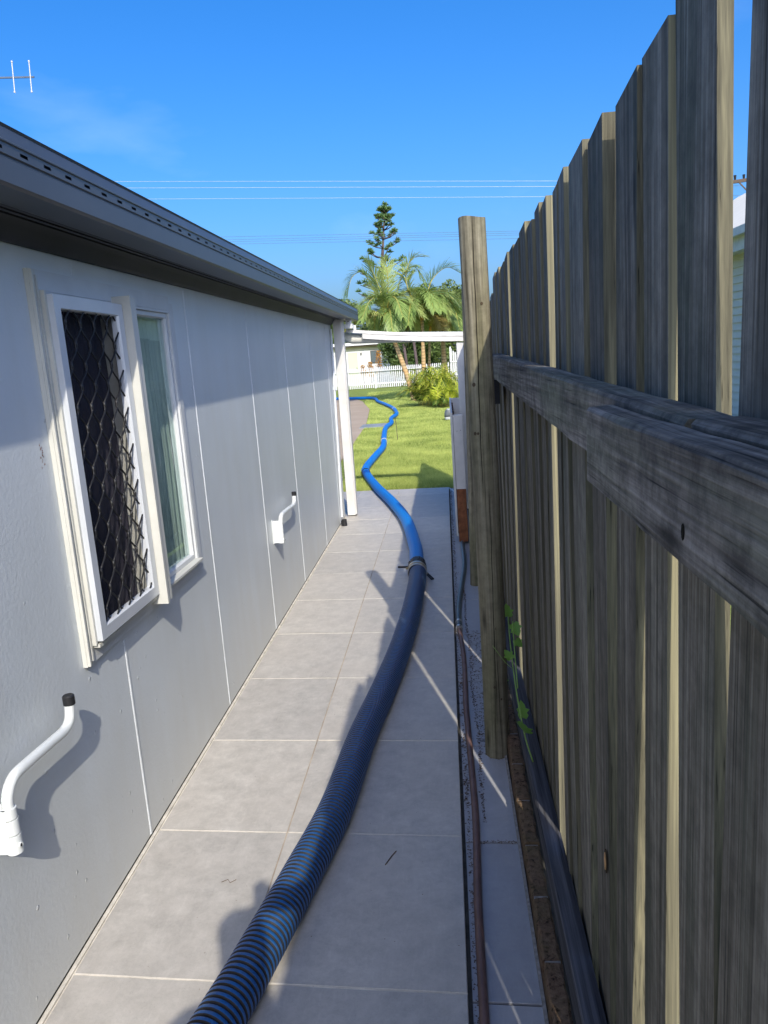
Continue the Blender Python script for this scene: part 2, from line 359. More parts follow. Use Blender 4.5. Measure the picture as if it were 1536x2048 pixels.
# ================================================================== GROUND
tag(MB().add([(-150, -40, -.075), (150, -40, -.075), (150, 260, -.075), (-150, 260, -.075)], [(0, 1, 2, 3)]).build('ground', M['lawn']), kind='structure')
lawn = MB(); nx, ny = 60, 150
for j in range(ny+1):
    for i in range(nx+1):
        x = -12+14*i/nx; y = 8.79-.055*(x+.02)+(32.5*j/ny)
        lawn.v.append((x, y, -.022+.012*math.sin(x*2.1+y*.7)*math.sin(y*1.3)*(1 if j else 0)))
for j in range(ny):
    for i in range(nx): b = j*(nx+1)+i; lawn.f.append((b, b+1, b+nx+2, b+nx+1)); lawn.m.append(0)
tag(lawn.build('lawn', M['lawn'], smooth='all'), kind='structure')
# concrete path beyond, joints as real gaps; grey stepping slab
ed = [(-1.62, 9.3), (-1.66, 11.5), (-1.75, 14.2), (-1.90, 18), (-2.36, 23.8), (-3.1, 28.7), (-4.0, 32.3)]
pc = MB()
for (xa, ya), (xb, yb) in zip(ed, ed[1:]):
    pc.add([(xa, ya+.01, .0), (xa-1.9, ya+.01, .0), (xb-1.9, yb-.01, .0), (xb, yb-.01, .0), (xa, ya+.01, -.06), (xa-1.9, ya+.01, -.06), (xb-1.9, yb-.01, -.06), (xb, yb-.01, -.06)],
           [(0, 1, 2, 3), (4, 5, 6, 7), (0, 4, 7, 3), (0, 1, 5, 4), (2, 3, 7, 6), (1, 2, 6, 5)])
tag(pc.build('concrete_path', M['conc']), kind='structure')
tag(MB().box(-1.98, -1.32, 17.2, 18.1, -.06, .012).build('stepping_slab', M['slab'], bevel=.01), 'grey slab set across the lawn beside the concrete path', 'paving slab')

# paved side path: every tile real, 4 mm joints, rows slightly out of square
SK = -.058
def vy(k, x): return 1.583+.617*k+SK*(x+.02)
def tilerow(mb, xs, k0, k1, z, g=.0022, dx=0):
    for k in range(k0, k1):
        for xa, xb in zip(xs, xs[1:]):
            a, b = xa+g, xb-g; y = [vy(k, a)+g, vy(k, b)+g, vy(k+1, b)-g, vy(k+1, a)-g]; c = .0015; dz = random.uniform(-.0006, .0006)
            q = [(a, y[0]), (b, y[1]), (b, y[2]), (a, y[3])]; q2 = [(a+c, y[0]+c), (b-c, y[1]+c), (b-c, y[2]-c), (a+c, y[3]-c)]
            vs = [(*p, z-.012) for p in q]+[(*p, z-c+dz) for p in q]+[(*p, z+dz) for p in q2]
            fs = [(8, 9, 10, 11)]+[(i, (i+1) % 4, (i+1) % 4+4, i+4) for i in range(4)]+[(i+4, (i+1) % 4+4, (i+1) % 4+8, i+8) for i in range(4)]
            mb.add(vs, fs)
KE = 12  # last row ends at y = 8.99; trimmed by the slab length below
t = MB(); tilerow(t, [-1.034, -.592, -.02], -6, 11, 0)
for k in (11,):   # cut row at the lawn
    for xa, xb in ((-1.6, -1.034), (-1.034, -.592), (-.592, -.02)):
        a, b = xa+.002, xb-.002; y0 = vy(11, a)+.002; t.add([(a, y0, 0), (b, vy(11, b)+.002, 0), (b, vy(11, b)+.40, 0), (a, y0+.40, 0), (a, y0, -.012), (b, vy(11, b)+.002, -.012), (b, vy(11, b)+.40, -.012), (a, y0+.40, -.012)],
              [(0, 1, 2, 3), (0, 4, 5, 1), (1, 5, 6, 2), (2, 6, 7, 3), (3, 7, 4, 0)])
tilerow(t, [-1.6, -1.034], 9, 11, 0)
path = t.build('side_path', M['tile']); tag(path, kind='structure')
gb = MB(); gb.add([(-1.6, -2.1, -.0025), (-.022, -2.1, -.0025), (-.022, 8.76, -.0025), (-1.6, 8.84, -.0025), (-1.6, -2.1, -.07), (-.022, -2.1, -.07), (-.022, 8.76, -.07), (-1.6, 8.84, -.07)],
              [(0, 1, 2, 3), (0, 4, 5, 1), (1, 5, 6, 2), (2, 6, 7, 3), (3, 7, 4, 0)])
gb.add([(-.598, -2.1, -.0018), (-.586, -2.1, -.0018), (-.586, 8.7, -.0018), (-.598, 8.7, -.0018)], [(0, 1, 2, 3)], 1)
tag(gb.build('path_bed', [M['grout'], M['grout3']]), kind='structure')
t = MB(); tilerow(t, [-.014, .158], -6, 12, -.022, .003)
tag(t.build('edge_strip', M['tile2']), kind='structure')
tag(MB().add([(-.022, -2.1, -.028), (.30, -2.1, -.028), (.30, 8.7, -.028), (-.022, 8.7, -.028)], [(0, 1, 2, 3)]).build('strip_bed', M['grout2']), kind='structure')
# soil crumbs along the strip
V = []
def crumb(x, y, z, s):
    for _ in range(3):
        d = RNG.normal(0, s, (3, 3)); d[:, 2] = abs(d[:, 2])*.6; V.append(np.array([x, y, z])+d)
for _ in range(1300):
    y = RNG.uniform(2.4, 8.6); crumb(RNG.normal(.0, .007), y, -.021, .003)
for _ in range(900):
    y = RNG.uniform(2.3, 5.0); x = .068-.004*y+RNG.normal(0, .004)+.004*math.sin(y*7); crumb(x, y, -.021, RNG.uniform(.0015, .003))
for _ in range(700):
    y = RNG.uniform(2.7, 4.1); crumb(RNG.uniform(.06, .15), y, -.021, .0028)
for _ in range(700): crumb(RNG.normal(.002, .005), RNG.uniform(.5, 2.6), -.021, .002)
for _ in range(70): crumb(RNG.uniform(.02, .15), vy(1, .05)+RNG.normal(0, .005), -.021, .002)
for _ in range(300): crumb(RNG.uniform(.165, .20), RNG.uniform(3.1, 4.6), -.01, .005)
for _ in range(260): crumb(RNG.uniform(-1.0, -.03), RNG.uniform(1.4, 8.5), .0005, .0011)
cards('soil_crumbs', np.array(V), 3, M['debris'], kind='stuff')

for nm, pts_, r_k in (('twig', [(-.255, 2.06, .003), (-.238, 2.10, .004), (-.226, 2.125, .003)], .0016), ('twig', [(-.742, 1.99, .002), (-.725, 2.00, .003), (-.715, 1.985, .003), (-.70, 2.0, .002)], .0008)):
    tag(MB().tube(pts_, r_k, 5).build(nm, M['debris']), {.0016: 'short dark twig on the shaded tiles right of the thick hose', .0008: 'thin curled brown twig on the sunlit tiles left of the thick hose'}[r_k], 'twig')

# ================================================================== HOUSE
HX = -1.045
house = empty('house', (HX, 3, 0), 'grey rendered house wall with dark gutter along the tiled side path', 'house')
Y0, Y1 = -2.0, 7.36; WY0, WY1, WZ0, WZ1 = 1.985, 2.955, .765, 1.73
w = MB()
w.box(HX-.12, HX, Y0, WY0, .012, 1.86).box(HX-.12, HX, WY1, Y1, .012, 1.86).box(HX-.12, HX, WY0, WY1, .012, WZ0).box(HX-.12, HX, WY0, WY1, WZ1, 1.86)
w.box(-6, HX-.12, Y1-.12, Y1, .012, 1.86).box(-6, HX-.12, Y0, Y0+.12, .012, 1.86)
w.build('wall', M['wall'], house)
MB().box(HX-.1, HX-.006, Y0, Y1-.004, -.06, .012).build('plinth', M['grout2'], house)
MB().box(HX+.0, HX+.010, Y0, Y1, -.003, .004).build('sealant_bead', M['grout'], house)
def cover(y, z0, z1):
    b = MB(); pr = [(y+.0075*math.cos(a), HX+.0030*math.sin(a)) for a in [PI*i/8 for i in range(9)]]
    n = len(pr); b.add([(x, yy, z0) for yy, x in pr]+[(x, yy, z1) for yy, x in pr], [(i, i+1, i+1+n, i+n) for i in range(n-1)]+[tuple(range(n)), tuple(range(n, 2*n))])
    b.build('cover_strip', M['strip'], house, smooth=True)
for y in (-.68, .29, 1.255): cover(y, .014, 1.83)
cover(2.22, .014, .69); cover(2.22, 1.79, 1.83)
for y in (3.185, 4.17, 5.128, 6.165, 7.0): cover(y, .014, 1.83)
# eave: quad moulding, soffit, fascia, gutter with overflow slots
q = MB(); pr = [(HX, 1.838), (HX+.012, 1.838), (HX+.022, 1.848), (HX+.034, 1.872), (HX+.05, 1.888), (HX+.05, 1.90), (HX, 1.90)]
q.prism(pr, Y0, Y1); q.build('eave_moulding', M['soffit'], house, smooth=True)
q = MB().box(HX, -.945, Y0, 7.99, 1.90, 1.912).box(-.975, -.962, Y0, 7.98, 1.885, 1.90); q.build('soffit', M['soffit'], house)
q = MB(); gx = -.845
pf = [(-.945, 1.905), (-.945, 1.888), (-.852, 1.888), (gx, 1.894), (gx, 1.9405), (gx-.003, 1.943), (gx-.003, 1.946), (gx+.001, 1.949)]
q2 = [(gx+.001, 1.969), (gx+.004, 1.972), (gx+.004, 1.975), (gx, 1.978), (gx-.006, 2.004), (gx-.003, 2.010), (gx-.010, 2.013), (gx-.016, 2.008)]
def strip(mb, prof, ya, yb):
    n = len(prof); mb.add([(x, ya, z) for x, z in prof]+[(x, yb, z) for x, z in prof], [(i, i+1, i+1+n, i+n) for i in range(n-1)])
strip(q, pf, Y0, 8.0); strip(q, q2, Y0, 8.0)
y = Y0; sp, sw = .0965, .030
k0 = 1.649-sp*int((1.649-Y0)/sp)
ys = [k0+i*sp for i in range(int((8.0-k0)/sp))]
prev = Y0
for c in ys:    # face band with slots cut out
    strip(q, [(gx+.001, 1.949), (gx+.001, 1.969)], prev, c-sw/2)
    strip(q, [(gx+.001, 1.949), (gx+.001, 1.9555)], c-sw/2, c+sw/2); strip(q, [(gx+.001, 1.9625), (gx+.001, 1.969)], c-sw/2, c+sw/2)
    prev = c+sw/2
strip(q, [(gx+.001, 1.949), (gx+.001, 1.969)], prev, 8.0)
q.add([(-.945, 8.0, 1.888), (gx, 8.0, 1.894), (gx, 8.0, 2.008), (-.945, 8.0, 2.008)], [(0, 1, 2, 3)]).add([(-.93, Y0, 1.90), (-.93, 8.0, 1.90), (-.93, 8.0, 2.0), (-.93, Y0, 2.0)], [(0, 1, 2, 3)])
q.build('gutter', M['gutter'], house)
MB().box(gx-.010, gx-.006, Y0, 7.99, 1.944, 1.974).build('slot_shade_strip', M['black'], house)  # dark strip added behind the slots, standing in for shade inside the gutter
q = MB().box(-.960, -.946, Y0, 8.0, 1.888, 2.0); q.build('fascia', M['soffit'], house)
r = MB()
n = 40
for i in range(n*8):
    ya = Y0+(8.03-Y0)*i/(n*8); yb = Y0+(8.03-Y0)*(i+1)/(n*8); za, zb = [.012*math.sin(2*PI*j/8) for j in (i, i+1)]
    r.add([(-.91, ya, 2.0+za), (-.91, yb, 2.0+zb), (-5.0, yb, 2.72+zb), (-5.0, ya, 2.72+za)], [(0, 1, 2, 3)])
r.build('roof', M['roof'], house, smooth='all')

# window: trim, security grille, mullion, fixed pane
win = MB(); x0, x1 = HX+.0005, HX+.013
win.box(x0, x1, 1.948, 1.982, .712, 1.785, 0).box(x0, x1, 2.957, 2.997, .712, 1.76, 1).box(x0, x1, 1.982, 2.957, 1.733, 1.785, 1).box(x0, x1, 1.982, 2.957, .712, .762, 1)
win.box(x1, x1+.008, 1.950, 1.957, .714, 1.783, 0).box(x1, x1+.006, 1.972, 1.980, .722, 1.77, 0)
win.box(HX-.1, HX+.03, 1.9825, 1.992, .7625, 1.7325, 0).box(HX-.1, HX+.012, 2.948, 2.9565, .7625, 1.7325, 1)
win.box(HX-.1, HX+.012, 1.992, 2.948, 1.7235, 1.7325, 1).box(HX-.1, HX+.035, 1.992, 2.948, .7535, .763, 0)
win = win.build('window', [M['trim'], M['trimgrey']], house, at=(HX, 2.4, 1.2))
f = MB(); a0, a1, b0, b1 = 1.993, 2.432, .772, 1.722; t_ = .034; fx0, fx1 = HX+.022, HX+.046
def frame(mb, y0, y1, z0, z1, t, xa, xb):   # mitred frame with a chamfered inner lip
    o = [(y0, z0), (y1, z0), (y1, z1), (y0, z1)]; i = [(y0+t, z0+t), (y1-t, z0+t), (y1-t, z1-t), (y0+t, z1-t)]; l = [(y0+t+.004, z0+t+.004), (y1-t-.004, z0+t+.004), (y1-t-.004, z1-t-.004), (y0+t+.004, z1-t-.004)]
    vs = [(xa, *p) for p in o]+[(xb, *p) for p in o]+[(xb, *p) for p in i]+[(xb-.008, *p) for p in l]+[(xa, *p) for p in l]
    fs = []
    for r0 in range(4):
        for q in range(4): fs.append((r0*4+q, r0*4+(q+1) % 4, r0*4+4+(q+1) % 4, r0*4+4+q))
    for q in range(4): fs.append((16+q, 16+(q+1) % 4, (q+1) % 4, q))
    mb.add(vs, fs)
frame(f, a0, a1, b0, b1, t_, fx0, fx1); f.build('screen_frame', M['alu'], win)
# expanded-metal diamond grille: paired wavy strands that touch and part
g = MB(); gy0, gy1, gz0, gz1 = a0+t_-.002, a1-t_+.002, b0+t_-.002, b1-t_+.002; pw, ph = .0865, .116
ncol = int((gy1-gy0)/(pw/2))+2; xg = HX+.036
def clipz(pts):
    o = []; seg = []
    for p in pts:
        if gy0-.001 <= p[1] <= gy1+.001 and gz0 <= p[2] <= gz1: seg.append(p)
        else:
            if len(seg) > 1: o.append(seg)
            seg = []
    if len(seg) > 1: o.append(seg)
    return o
for c in range(-1, ncol+1):
    cy = gy0+.012+c*pw/2; ph0 = (c % 2)*PI; pts = []
    N = 230
    for i in range(N+1):
        z = gz0+(gz1-gz0)*i/N; a = 2*PI*z/ph+ph0
        s = math.sin(a); tri = math.copysign(min(1, abs(s)*1.18), s); yy = cy+tri*(pw/4-.002)
        pts.append((xg+.003*math.cos(a), yy, z))
    for sg in clipz(pts):
        g.tube(sg, .0028, 6, flat=1.0)
for c in range(-1, ncol+1):
    cy = gy0+.012+c*pw/2; ph0 = (c % 2)*PI
    k_ = math.ceil(((gz0)*2*PI/ph+ph0-PI/2)/(2*PI))
    while True:
        z = (PI/2+2*PI*k_-ph0)*ph/(2*PI); k_ += 1
        if z > gz1: break
        yy = cy+pw/4
        if gy0 < yy < gy1 and z > gz0+.02 and z < gz1-.02: g.tube([(xg, yy, z-.011), (xg+.001, yy, z), (xg, yy, z+.011)], [.0042, .0046, .0042], 6)
g.build('grille', M['grille'], win, smooth='all')
MB().add([(HX+.018, a0+.02, b0+.02), (HX+.018, a1-.02, b0+.02), (HX+.018, a1-.02, b1-.02), (HX+.018, a0+.02, b1-.02)], [(0, 1, 2, 3)]).build('fly_mesh', M['flymesh'], win)
m = MB().box(HX-.05, HX+.072, 2.437, 2.452, .735, 1.748).box(HX-.05, HX+.066, 2.452, 2.494, .738, 1.745).box(HX-.05, HX+.02, 2.494, 2.530, .752, 1.735)
m.build('mullion', M['trim'], win)
f = MB(); frame(f, 2.532, 2.947, .764, 1.723, .016, HX-.03, HX+.004); f.build('pane_frame', M['trimgrey'], win)
MB().add([(HX-.012, 2.545, .775), (HX-.012, 2.935, .775), (HX-.012, 2.935, 1.712), (HX-.012, 2.545, 1.712)], [(0, 1, 2, 3)]).build('glass_pane', M['glass'], win)
def drape(y0, y1, x, amp, wl, mat, name):
    d = MB(); N = int((y1-y0)/.004)
    for i in range(N+1):
        y = y0+(y1-y0)*i/N; xx = x+amp*math.sin(2*PI*y/wl)+amp*.4*math.sin(2*PI*y/wl*2.3+1)
        d.v += [(xx, y, .70), (xx+.004, y+.002, 1.2), (xx, y, 1.78)]
    for i in range(N):
        for j in (0, 1): b = i*3+j; d.f.append((b, b+3, b+4, b+1)); d.m.append(0)
    d.build(name, mat, win, smooth='all')
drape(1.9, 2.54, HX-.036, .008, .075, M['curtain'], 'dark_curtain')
drape(2.545, 2.62, HX-.030, .009, .05, M['drape2'], 'grey_drape')
drape(2.615, 2.95, HX-.027, .009, .044, M['drape'], 'pale_drape')
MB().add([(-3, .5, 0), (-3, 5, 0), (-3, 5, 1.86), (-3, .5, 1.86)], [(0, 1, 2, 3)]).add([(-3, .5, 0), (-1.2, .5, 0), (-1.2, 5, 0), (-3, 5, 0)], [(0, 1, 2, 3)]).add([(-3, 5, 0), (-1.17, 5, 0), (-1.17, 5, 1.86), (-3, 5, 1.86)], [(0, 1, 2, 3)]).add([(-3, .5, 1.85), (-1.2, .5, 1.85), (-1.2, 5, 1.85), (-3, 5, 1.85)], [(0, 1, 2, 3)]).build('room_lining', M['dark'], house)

# wall brackets: clamp at the wall, S-bent tube, rubber cap
def bracket(dy, dz, sc):
    y, z, X = 1.447+dy, .50+dz, HX+.05
    P = [(X, y, z+.03), (X, y+.001, z+.09), (X, y+.006, z+.125), (X+.002, y+.035, z+.152), (X+.004, y+.10*sc, z+.154), (X+.004, y+.20*sc, z+.148), (X+.004, y+.262*sc, z+.146), (X+.004, y+.293*sc, z+.160), (X+.004, y+.302*sc, z+.19), (X+.004, y+.304*sc, z+.214)]
    b = MB().tube(crom(P, .008), .0125, 14); o = b.build('wall_bracket', M['bracket'], house, at=(HX, y, z), smooth=True)
    e = P[-1]; MB().tube([(e[0], e[1], e[2]-.018), (e[0], e[1], e[2]+.004)], .0150, 16).tube([(e[0], e[1], e[2]+.004), (e[0], e[1], e[2]+.007)], [.0150, .012], 16).build('end_cap', M['black'], o, smooth=True)
    c = MB().box(HX, HX+.004, y-.021, y+.021, z-.010, z+.103)
    c.tube([(X, y, z-.008), (X, y, z+.035)], .0175, 16).tube([(X, y, z+.038), (X, y, z+.072)], .0172, 16).tube([(X, y, z+.075), (X, y, z+.098)], .0168, 16)
    c.box(HX+.005, X, y-.016, y-.012, z-.006, z+.098).box(HX+.005, X, y+.012, y+.016, z-.006, z+.098)
    c.tube([(X+.014, y-.004, z+.012), (X+.0195, y-.005, z+.012)], .006, 8).tube([(X-.01, y+.012, z+.085), (X-.01, y+.021, z+.085)], .005, 8)
    if sc > 1: c.v = [((HX+(vx-HX)*.9), y+(vy_-y)*.5, z-.012+(vz-z+.012)*1.25) for vx, vy_, vz in c.v]
    c.build('clamp', M['bracket'], o, smooth=True)
    MB().tube([(X+.0196, y-.005, z+.012), (X+.0200, y-.005, z+.012)], .0042, 8).build('clamp_bolt', M['black'], o)
bracket(0, 0, 1); bracket(2.87, -.008, 1.42)
# conduit with black boot
MB().tube([(HX+.014, 7.28, 1.80), (HX+.014, 7.25, 1.4), (HX+.014, 7.22, 1.30), (HX+.014, 7.10, .5), (HX+.020, 6.99, .075)], .011, 8).tube([(HX+.014, 7.215, 1.27), (HX+.014, 7.21, 1.24)], .016, 8).build('conduit', M['strip'], house, smooth=True)
MB().tube([(-1.0, 6.955, .0), (-1.0, 6.955, .062)], [.026, .022], 10).box(-1.03, -1.0, 6.94, 6.97, .02, .05).build('conduit_boot', M['black'], house, smooth=True)
# rust scuffs on the wall
b = MB()
for _ in range(26):
    yy, zz = random.gauss(1.905, .006), random.gauss(1.32, .014); q_ = random.uniform(.0006, .002); b.add([(HX+.0008, yy-q_, zz-q_*2), (HX+.0008, yy+q_, zz-q_), (HX+.0008, yy, zz+q_*2.5)], [(0, 1, 2)])
b.build('rust_mark', M['redwood'], house)

# corner post, beam and pipe
p = MB(); c = .018; a, b, y0, y1 = -1.025, -.930, 7.375, 7.47
p.prism([(a+.0, .015), (a, 1.885), (b, 1.885), (b, .015)], y0+c, y1)   # core
p.add([(a, y0+c, .012), (a+c*.3, y0, .012), (b-c, y0, .012), (b, y0+c, .025), (a, y0+c, 1.887), (a+c*.3, y0, 1.887), (b-c, y0, 1.887), (b, y0+c, 1.887)], [(0, 1, 5, 4), (1, 2, 6, 5), (2, 3, 7, 6), (4, 5, 6, 7), (0, 1, 2, 3)])
cp = p.build('timber_post', M['oldwhite']); tag(cp, 'white painted square timber post with flaking knot at the corner of the house', 'post')
MB().box(a+.01, b-.01, y0+.02, y1-.01, 0, .014).build('post_foot', M['black'], cp)
beam = empty('overhead_beam', (-.4, 7.6, 1.62), 'flaking white timber beam spanning the path above a cream pipe', 'beam')
BX0, BX1 = -.925, .30
b_ = MB()
def sag(x): t = (x-BX0)/(.155-BX0); return 1.800-.108*t-.012*math.sin(PI*min(t, 1))
xs = [BX0+(BX1-BX0)*i/16 for i in range(17)]
for xa, xb in zip(xs, xs[1:]):
    za, zb = sag(xa), sag(xb)
    for (u0, u1, ya, yb) in ((0, .030, 7.575, 7.64), (.033, .078, 7.58, 7.635)):
        if xa < -.8 and u0 > 0: continue
        b_.add([(xa, ya, za-u1), (xb, ya, zb-u1), (xb, yb, zb-u1), (xa, yb, za-u1), (xa, ya, za-u0), (xb, ya, zb-u0), (xb, yb, zb-u0), (xa, yb, za-u0)],
               [(0, 1, 5, 4), (2, 3, 7, 6), (0, 1, 2, 3), (4, 5, 6, 7), (0, 3, 7, 4), (1, 2, 6, 5)])
b_.build('beam', M['oldwhite'], beam)
MB().tube([(-.955, 7.70, 1.765), (-.93, 7.69, 1.72), (-.88, 7.68, 1.712), (-.5, 7.68, 1.695), (.25, 7.68, 1.655)], [.035, .048, .052, .050, .045], 18).build('pipe', M['pvc'], beam, smooth='all')
MB().box(-.915, -.865, 7.50, 7.56, 1.845, 1.89).box(-.93, -.85, 7.49, 7.57, 1.802, 1.845).box(-.855, -.83, 7.60, 7.63, 1.79, 1.835).build('gutter_outlet', M['trimgrey'], beam)
MB().tube([(-.89, 7.499, 1.868), (-.89, 7.494, 1.868)], .006, 8).build('bolt', M['black'], beam)
tag(MB().box(.125, .205, 7.6, 7.68, -.03, 1.602).build('timber_post', M['white'], bevel=.004), 'white painted slim post under the right end of the overhead beam', 'post')

# antenna on the roof
an = empty('tv_antenna', (-4.2, 6.8, 2.55), 'slim white-tipped television antenna above the roof, cut by the left picture edge', 'antenna')
MB().tube([(-4.2, 6.8, 2.5), (-4.2, 6.8, 4.1)], .014, 8).build('mast', M['steel'], an)
MB().bar((-4.35, 6.8, 4.08), (-3.29, 6.8, 4.003), .012, .012).build('boom', M['wired'], an)
for x, dx in ((-3.31, .03), (-3.458, .035), (-3.605, .03), (-3.75, .03), (-3.90, .03), (-4.05, .03)):
    z = 4.003+(x+3.29)*-.073; MB().tube([(x-dx*-.0+.0-.014+.014, 6.79, z+.122), (x-.014, 6.79, z-.118)], .0042, 6).tube([(x, 6.79, z+.112), (x, 6.79, z+.124)], .0075, 6).tube([(x-.014, 6.79, z-.108), (x-.014, 6.79, z-.12)], .0075, 6).build('element', M['white'], an)

# ================================================================== PALING FENCE
FX = .26
fence = empty('paling_fence', (FX, 3, 0), 'tall weathered grey timber paling fence along the right side of the path', 'fence')
# near edges (towards the camera) read from the photograph, from the nearest outwards: (y_far, width, top, x shift)
PAL = []      # y of the far edge at rail height, width, lean per metre, top, outer board behind the joint
def pal(y0, y1, top, lean, back): PAL.append((y0, y1, top, lean, back))
for i in range(13): pal(-1.9+.15*i, -1.9+.15*i+.135, 2.05+random.uniform(-.02, .02), 0, 1)
pal(.075, .215, 2.06, 0, 1); pal(.235, .375, 2.05, .0, 1); pal(.395, .535, 2.05, 0, 1)
pal(.568, .713, 2.03, -.028, 0)
pal(.776, .903, 1.93, .049, 0)
pal(.948, 1.059, 1.845, .010, 0)
pal(1.098, 1.222, 1.838, -.045, 0)
pal(1.298, 1.42, 1.842, -.03, 1)
pal(1.474, 1.625, 1.848, -.04, 1)
pal(1.690, 1.782, 1.855, .0, 1)
pal(1.806, 1.868, 1.845, .0, 0)
y = 1.985
tops = [1.856, 1.862, 1.845, 1.868, 1.853, 1.862, 1.871, 1.854, 1.86, 1.86]
widths = [.10, .10, .165, .175, .19, .155, .13, .20, .19, .17]
gp = [.02, .045, .008, .05, .03, .125, .03, .05, .04, .03]
for i in range(10): pal(y, y+widths[i], tops[i], random.uniform(-.006, .006), 0 if i == 5 else 1); y += widths[i]+gp[i]
while y < 8.2:
    wd = random.uniform(.11, .14); pal(y, y+wd, 1.775+random.uniform(-.015, .02), random.uniform(-.006, .006), 1); y += wd+random.uniform(.02, .045)
sh_ = [(.008 if p[4] else .0035) for p in PAL]
sh_[19] = .0085
def paling(ya, yb, top, lean, i):
    th = .012 if i in (22, 23, 28, 29) else .015 if i == 17 else .021; sh = sh_[i]; yb = yb*(1+sh/.26); z0 = random.uniform(.02, .04); n = 7
    b = MB(); cx = FX
    for j in range(n+1):
        t = j/n; z = z0+(top-z0)*t; w_ = random.uniform(-.0016, .0016); w2 = random.uniform(-.0016, .0016); bow = .003*math.sin(PI*t+i)
        dz = 0 if j < n else random.uniform(-.004, .004)
        l_ = lean*(z-1.4); b.v += [(cx+bow, ya+l_+w_, z), (cx+sh+bow, yb+l_+w2, z+dz), (cx+sh+th+bow, yb+l_+w2, z+dz), (cx+th+bow, ya+l_+w_, z)]
    for j in range(n):
        for q in range(4):
            q2 = (q+1) % 4; b.f.append((j*4+q, j*4+q2, j*4+4+q2, j*4+4+q)); b.m.append(0 if q in (0, 2) else 1)
    b.f.append((0, 1, 2, 3)); b.m.append(0); b.f.append((n*4, n*4+1, n*4+2, n*4+3)); b.m.append(1)
    return b.build('paling', [M['paling'], M['palingedge']], fence, at=(FX, (ya+yb)/2, 0))
for i, (ya, yb, top, lean, back) in enumerate(PAL):
    o = paling(ya, yb, top, lean, i)
    if abs(ya-1.298) < 1e-6:
        ky, kz = 1.345, .525  # hole drawn as a dark disc, its lit inside painted on top
        for r_k, x_, nm, mt in ((.016, .0012, 'knot', 'knot'), (.0115, .0022, 'painted_knot_light', 'knotlit')):
            kb = MB().tube([(FX-x_, ky, kz), (FX+.001, ky, kz)], r_k, 14); kb.v = [(x, ky+(yy-ky)*.65, kz+(z-kz)*1.6) for x, yy, z in kb.v]; kb.build(nm, M[mt], o)
# outer row of boards covering most of the joints
for (a, b, n_) in [(PAL[i], PAL[i+1], i) for i in range(len(PAL)-1)]:
    if a[4] and b[0]-a[1] > .012 and a[1] > 1.9:
        c = (a[1]+b[0])/2; hw = (b[0]-a[1])/2+.012
        MB().box(FX+.0305, FX+.044, c-hw, c+hw, .03, min(a[2], b[2])-.02-random.random()*.02).build('paling', M['paling'], fence, at=(FX+.03, c, 0))
# rails (far one rises a little with distance and is lapped by the thicker near one)
def beamy(name, mat, xa, xb, y0, y1, z0a, z1a, z0b, z1b, n=40, j=.0011):
    b = MB()
    for i in range(n+1):
        t = i/n; y = y0+(y1-y0)*t; r = lambda: random.uniform(-j, j)
        b.v += [(xa+r(), y, z0a+(z0b-z0a)*t+r()), (xb, y, z0a+(z0b-z0a)*t), (xb, y, z1a+(z1b-z1a)*t+r()), (xa+.004+r(), y, z1a+(z1b-z1a)*t+r()), (xa+r(), y, z1a+(z1b-z1a)*t-.005+r())]
    for i in range(n):
        for q in range(5): b.f.append((i*5+q, i*5+(q+1) % 5, i*5+5+(q+1) % 5, i*5+5+q)); b.m.append(0)
    b.f += [(0, 1, 2, 3, 4), tuple(n*5+q for q in range(5))]; b.m += [0, 0]
    return b.build(name, mat, fence, at=(xa, (y0+y1)/2, z0a))
beamy('rail', M['rail'], .214, FX-.001, .72, 3.62, 1.325, 1.427, 1.386, 1.486)
rn = beamy('rail', M['rail'], .179, .2125, -1.9, 1.018, 1.320, 1.424, 1.326, 1.421)
kb = MB().tube([(.180, .60, 1.352), (.1776, .60, 1.352)], .0038, 8); kb.v = [(x, yy, 1.352+(z-1.352)*1.8) for x, yy, z in kb.v]; kb.build('nail_hole', M['crack'], rn)
beamy('rail', M['rail'], .214, FX-.001, -1.9, .70, 1.33, 1.43, 1.33, 1.43)
beamy('rail', M['rail'], .214, FX-.001, 3.75, 8.2, 1.36, 1.45, 1.38, 1.47)
beamy('rail', M['raildark'], .208, FX-.001, -1.9, 4.45, .085, .152, .085, .152, 20, .003)
beamy('rail', M['raildark'], .205, FX-.001, 4.5, 8.2, .085, .152, .085, .152)
MB().box(.205, .236, 3.45, 3.6, 1.27, 1.375).build('rail_block', M['black'], fence)

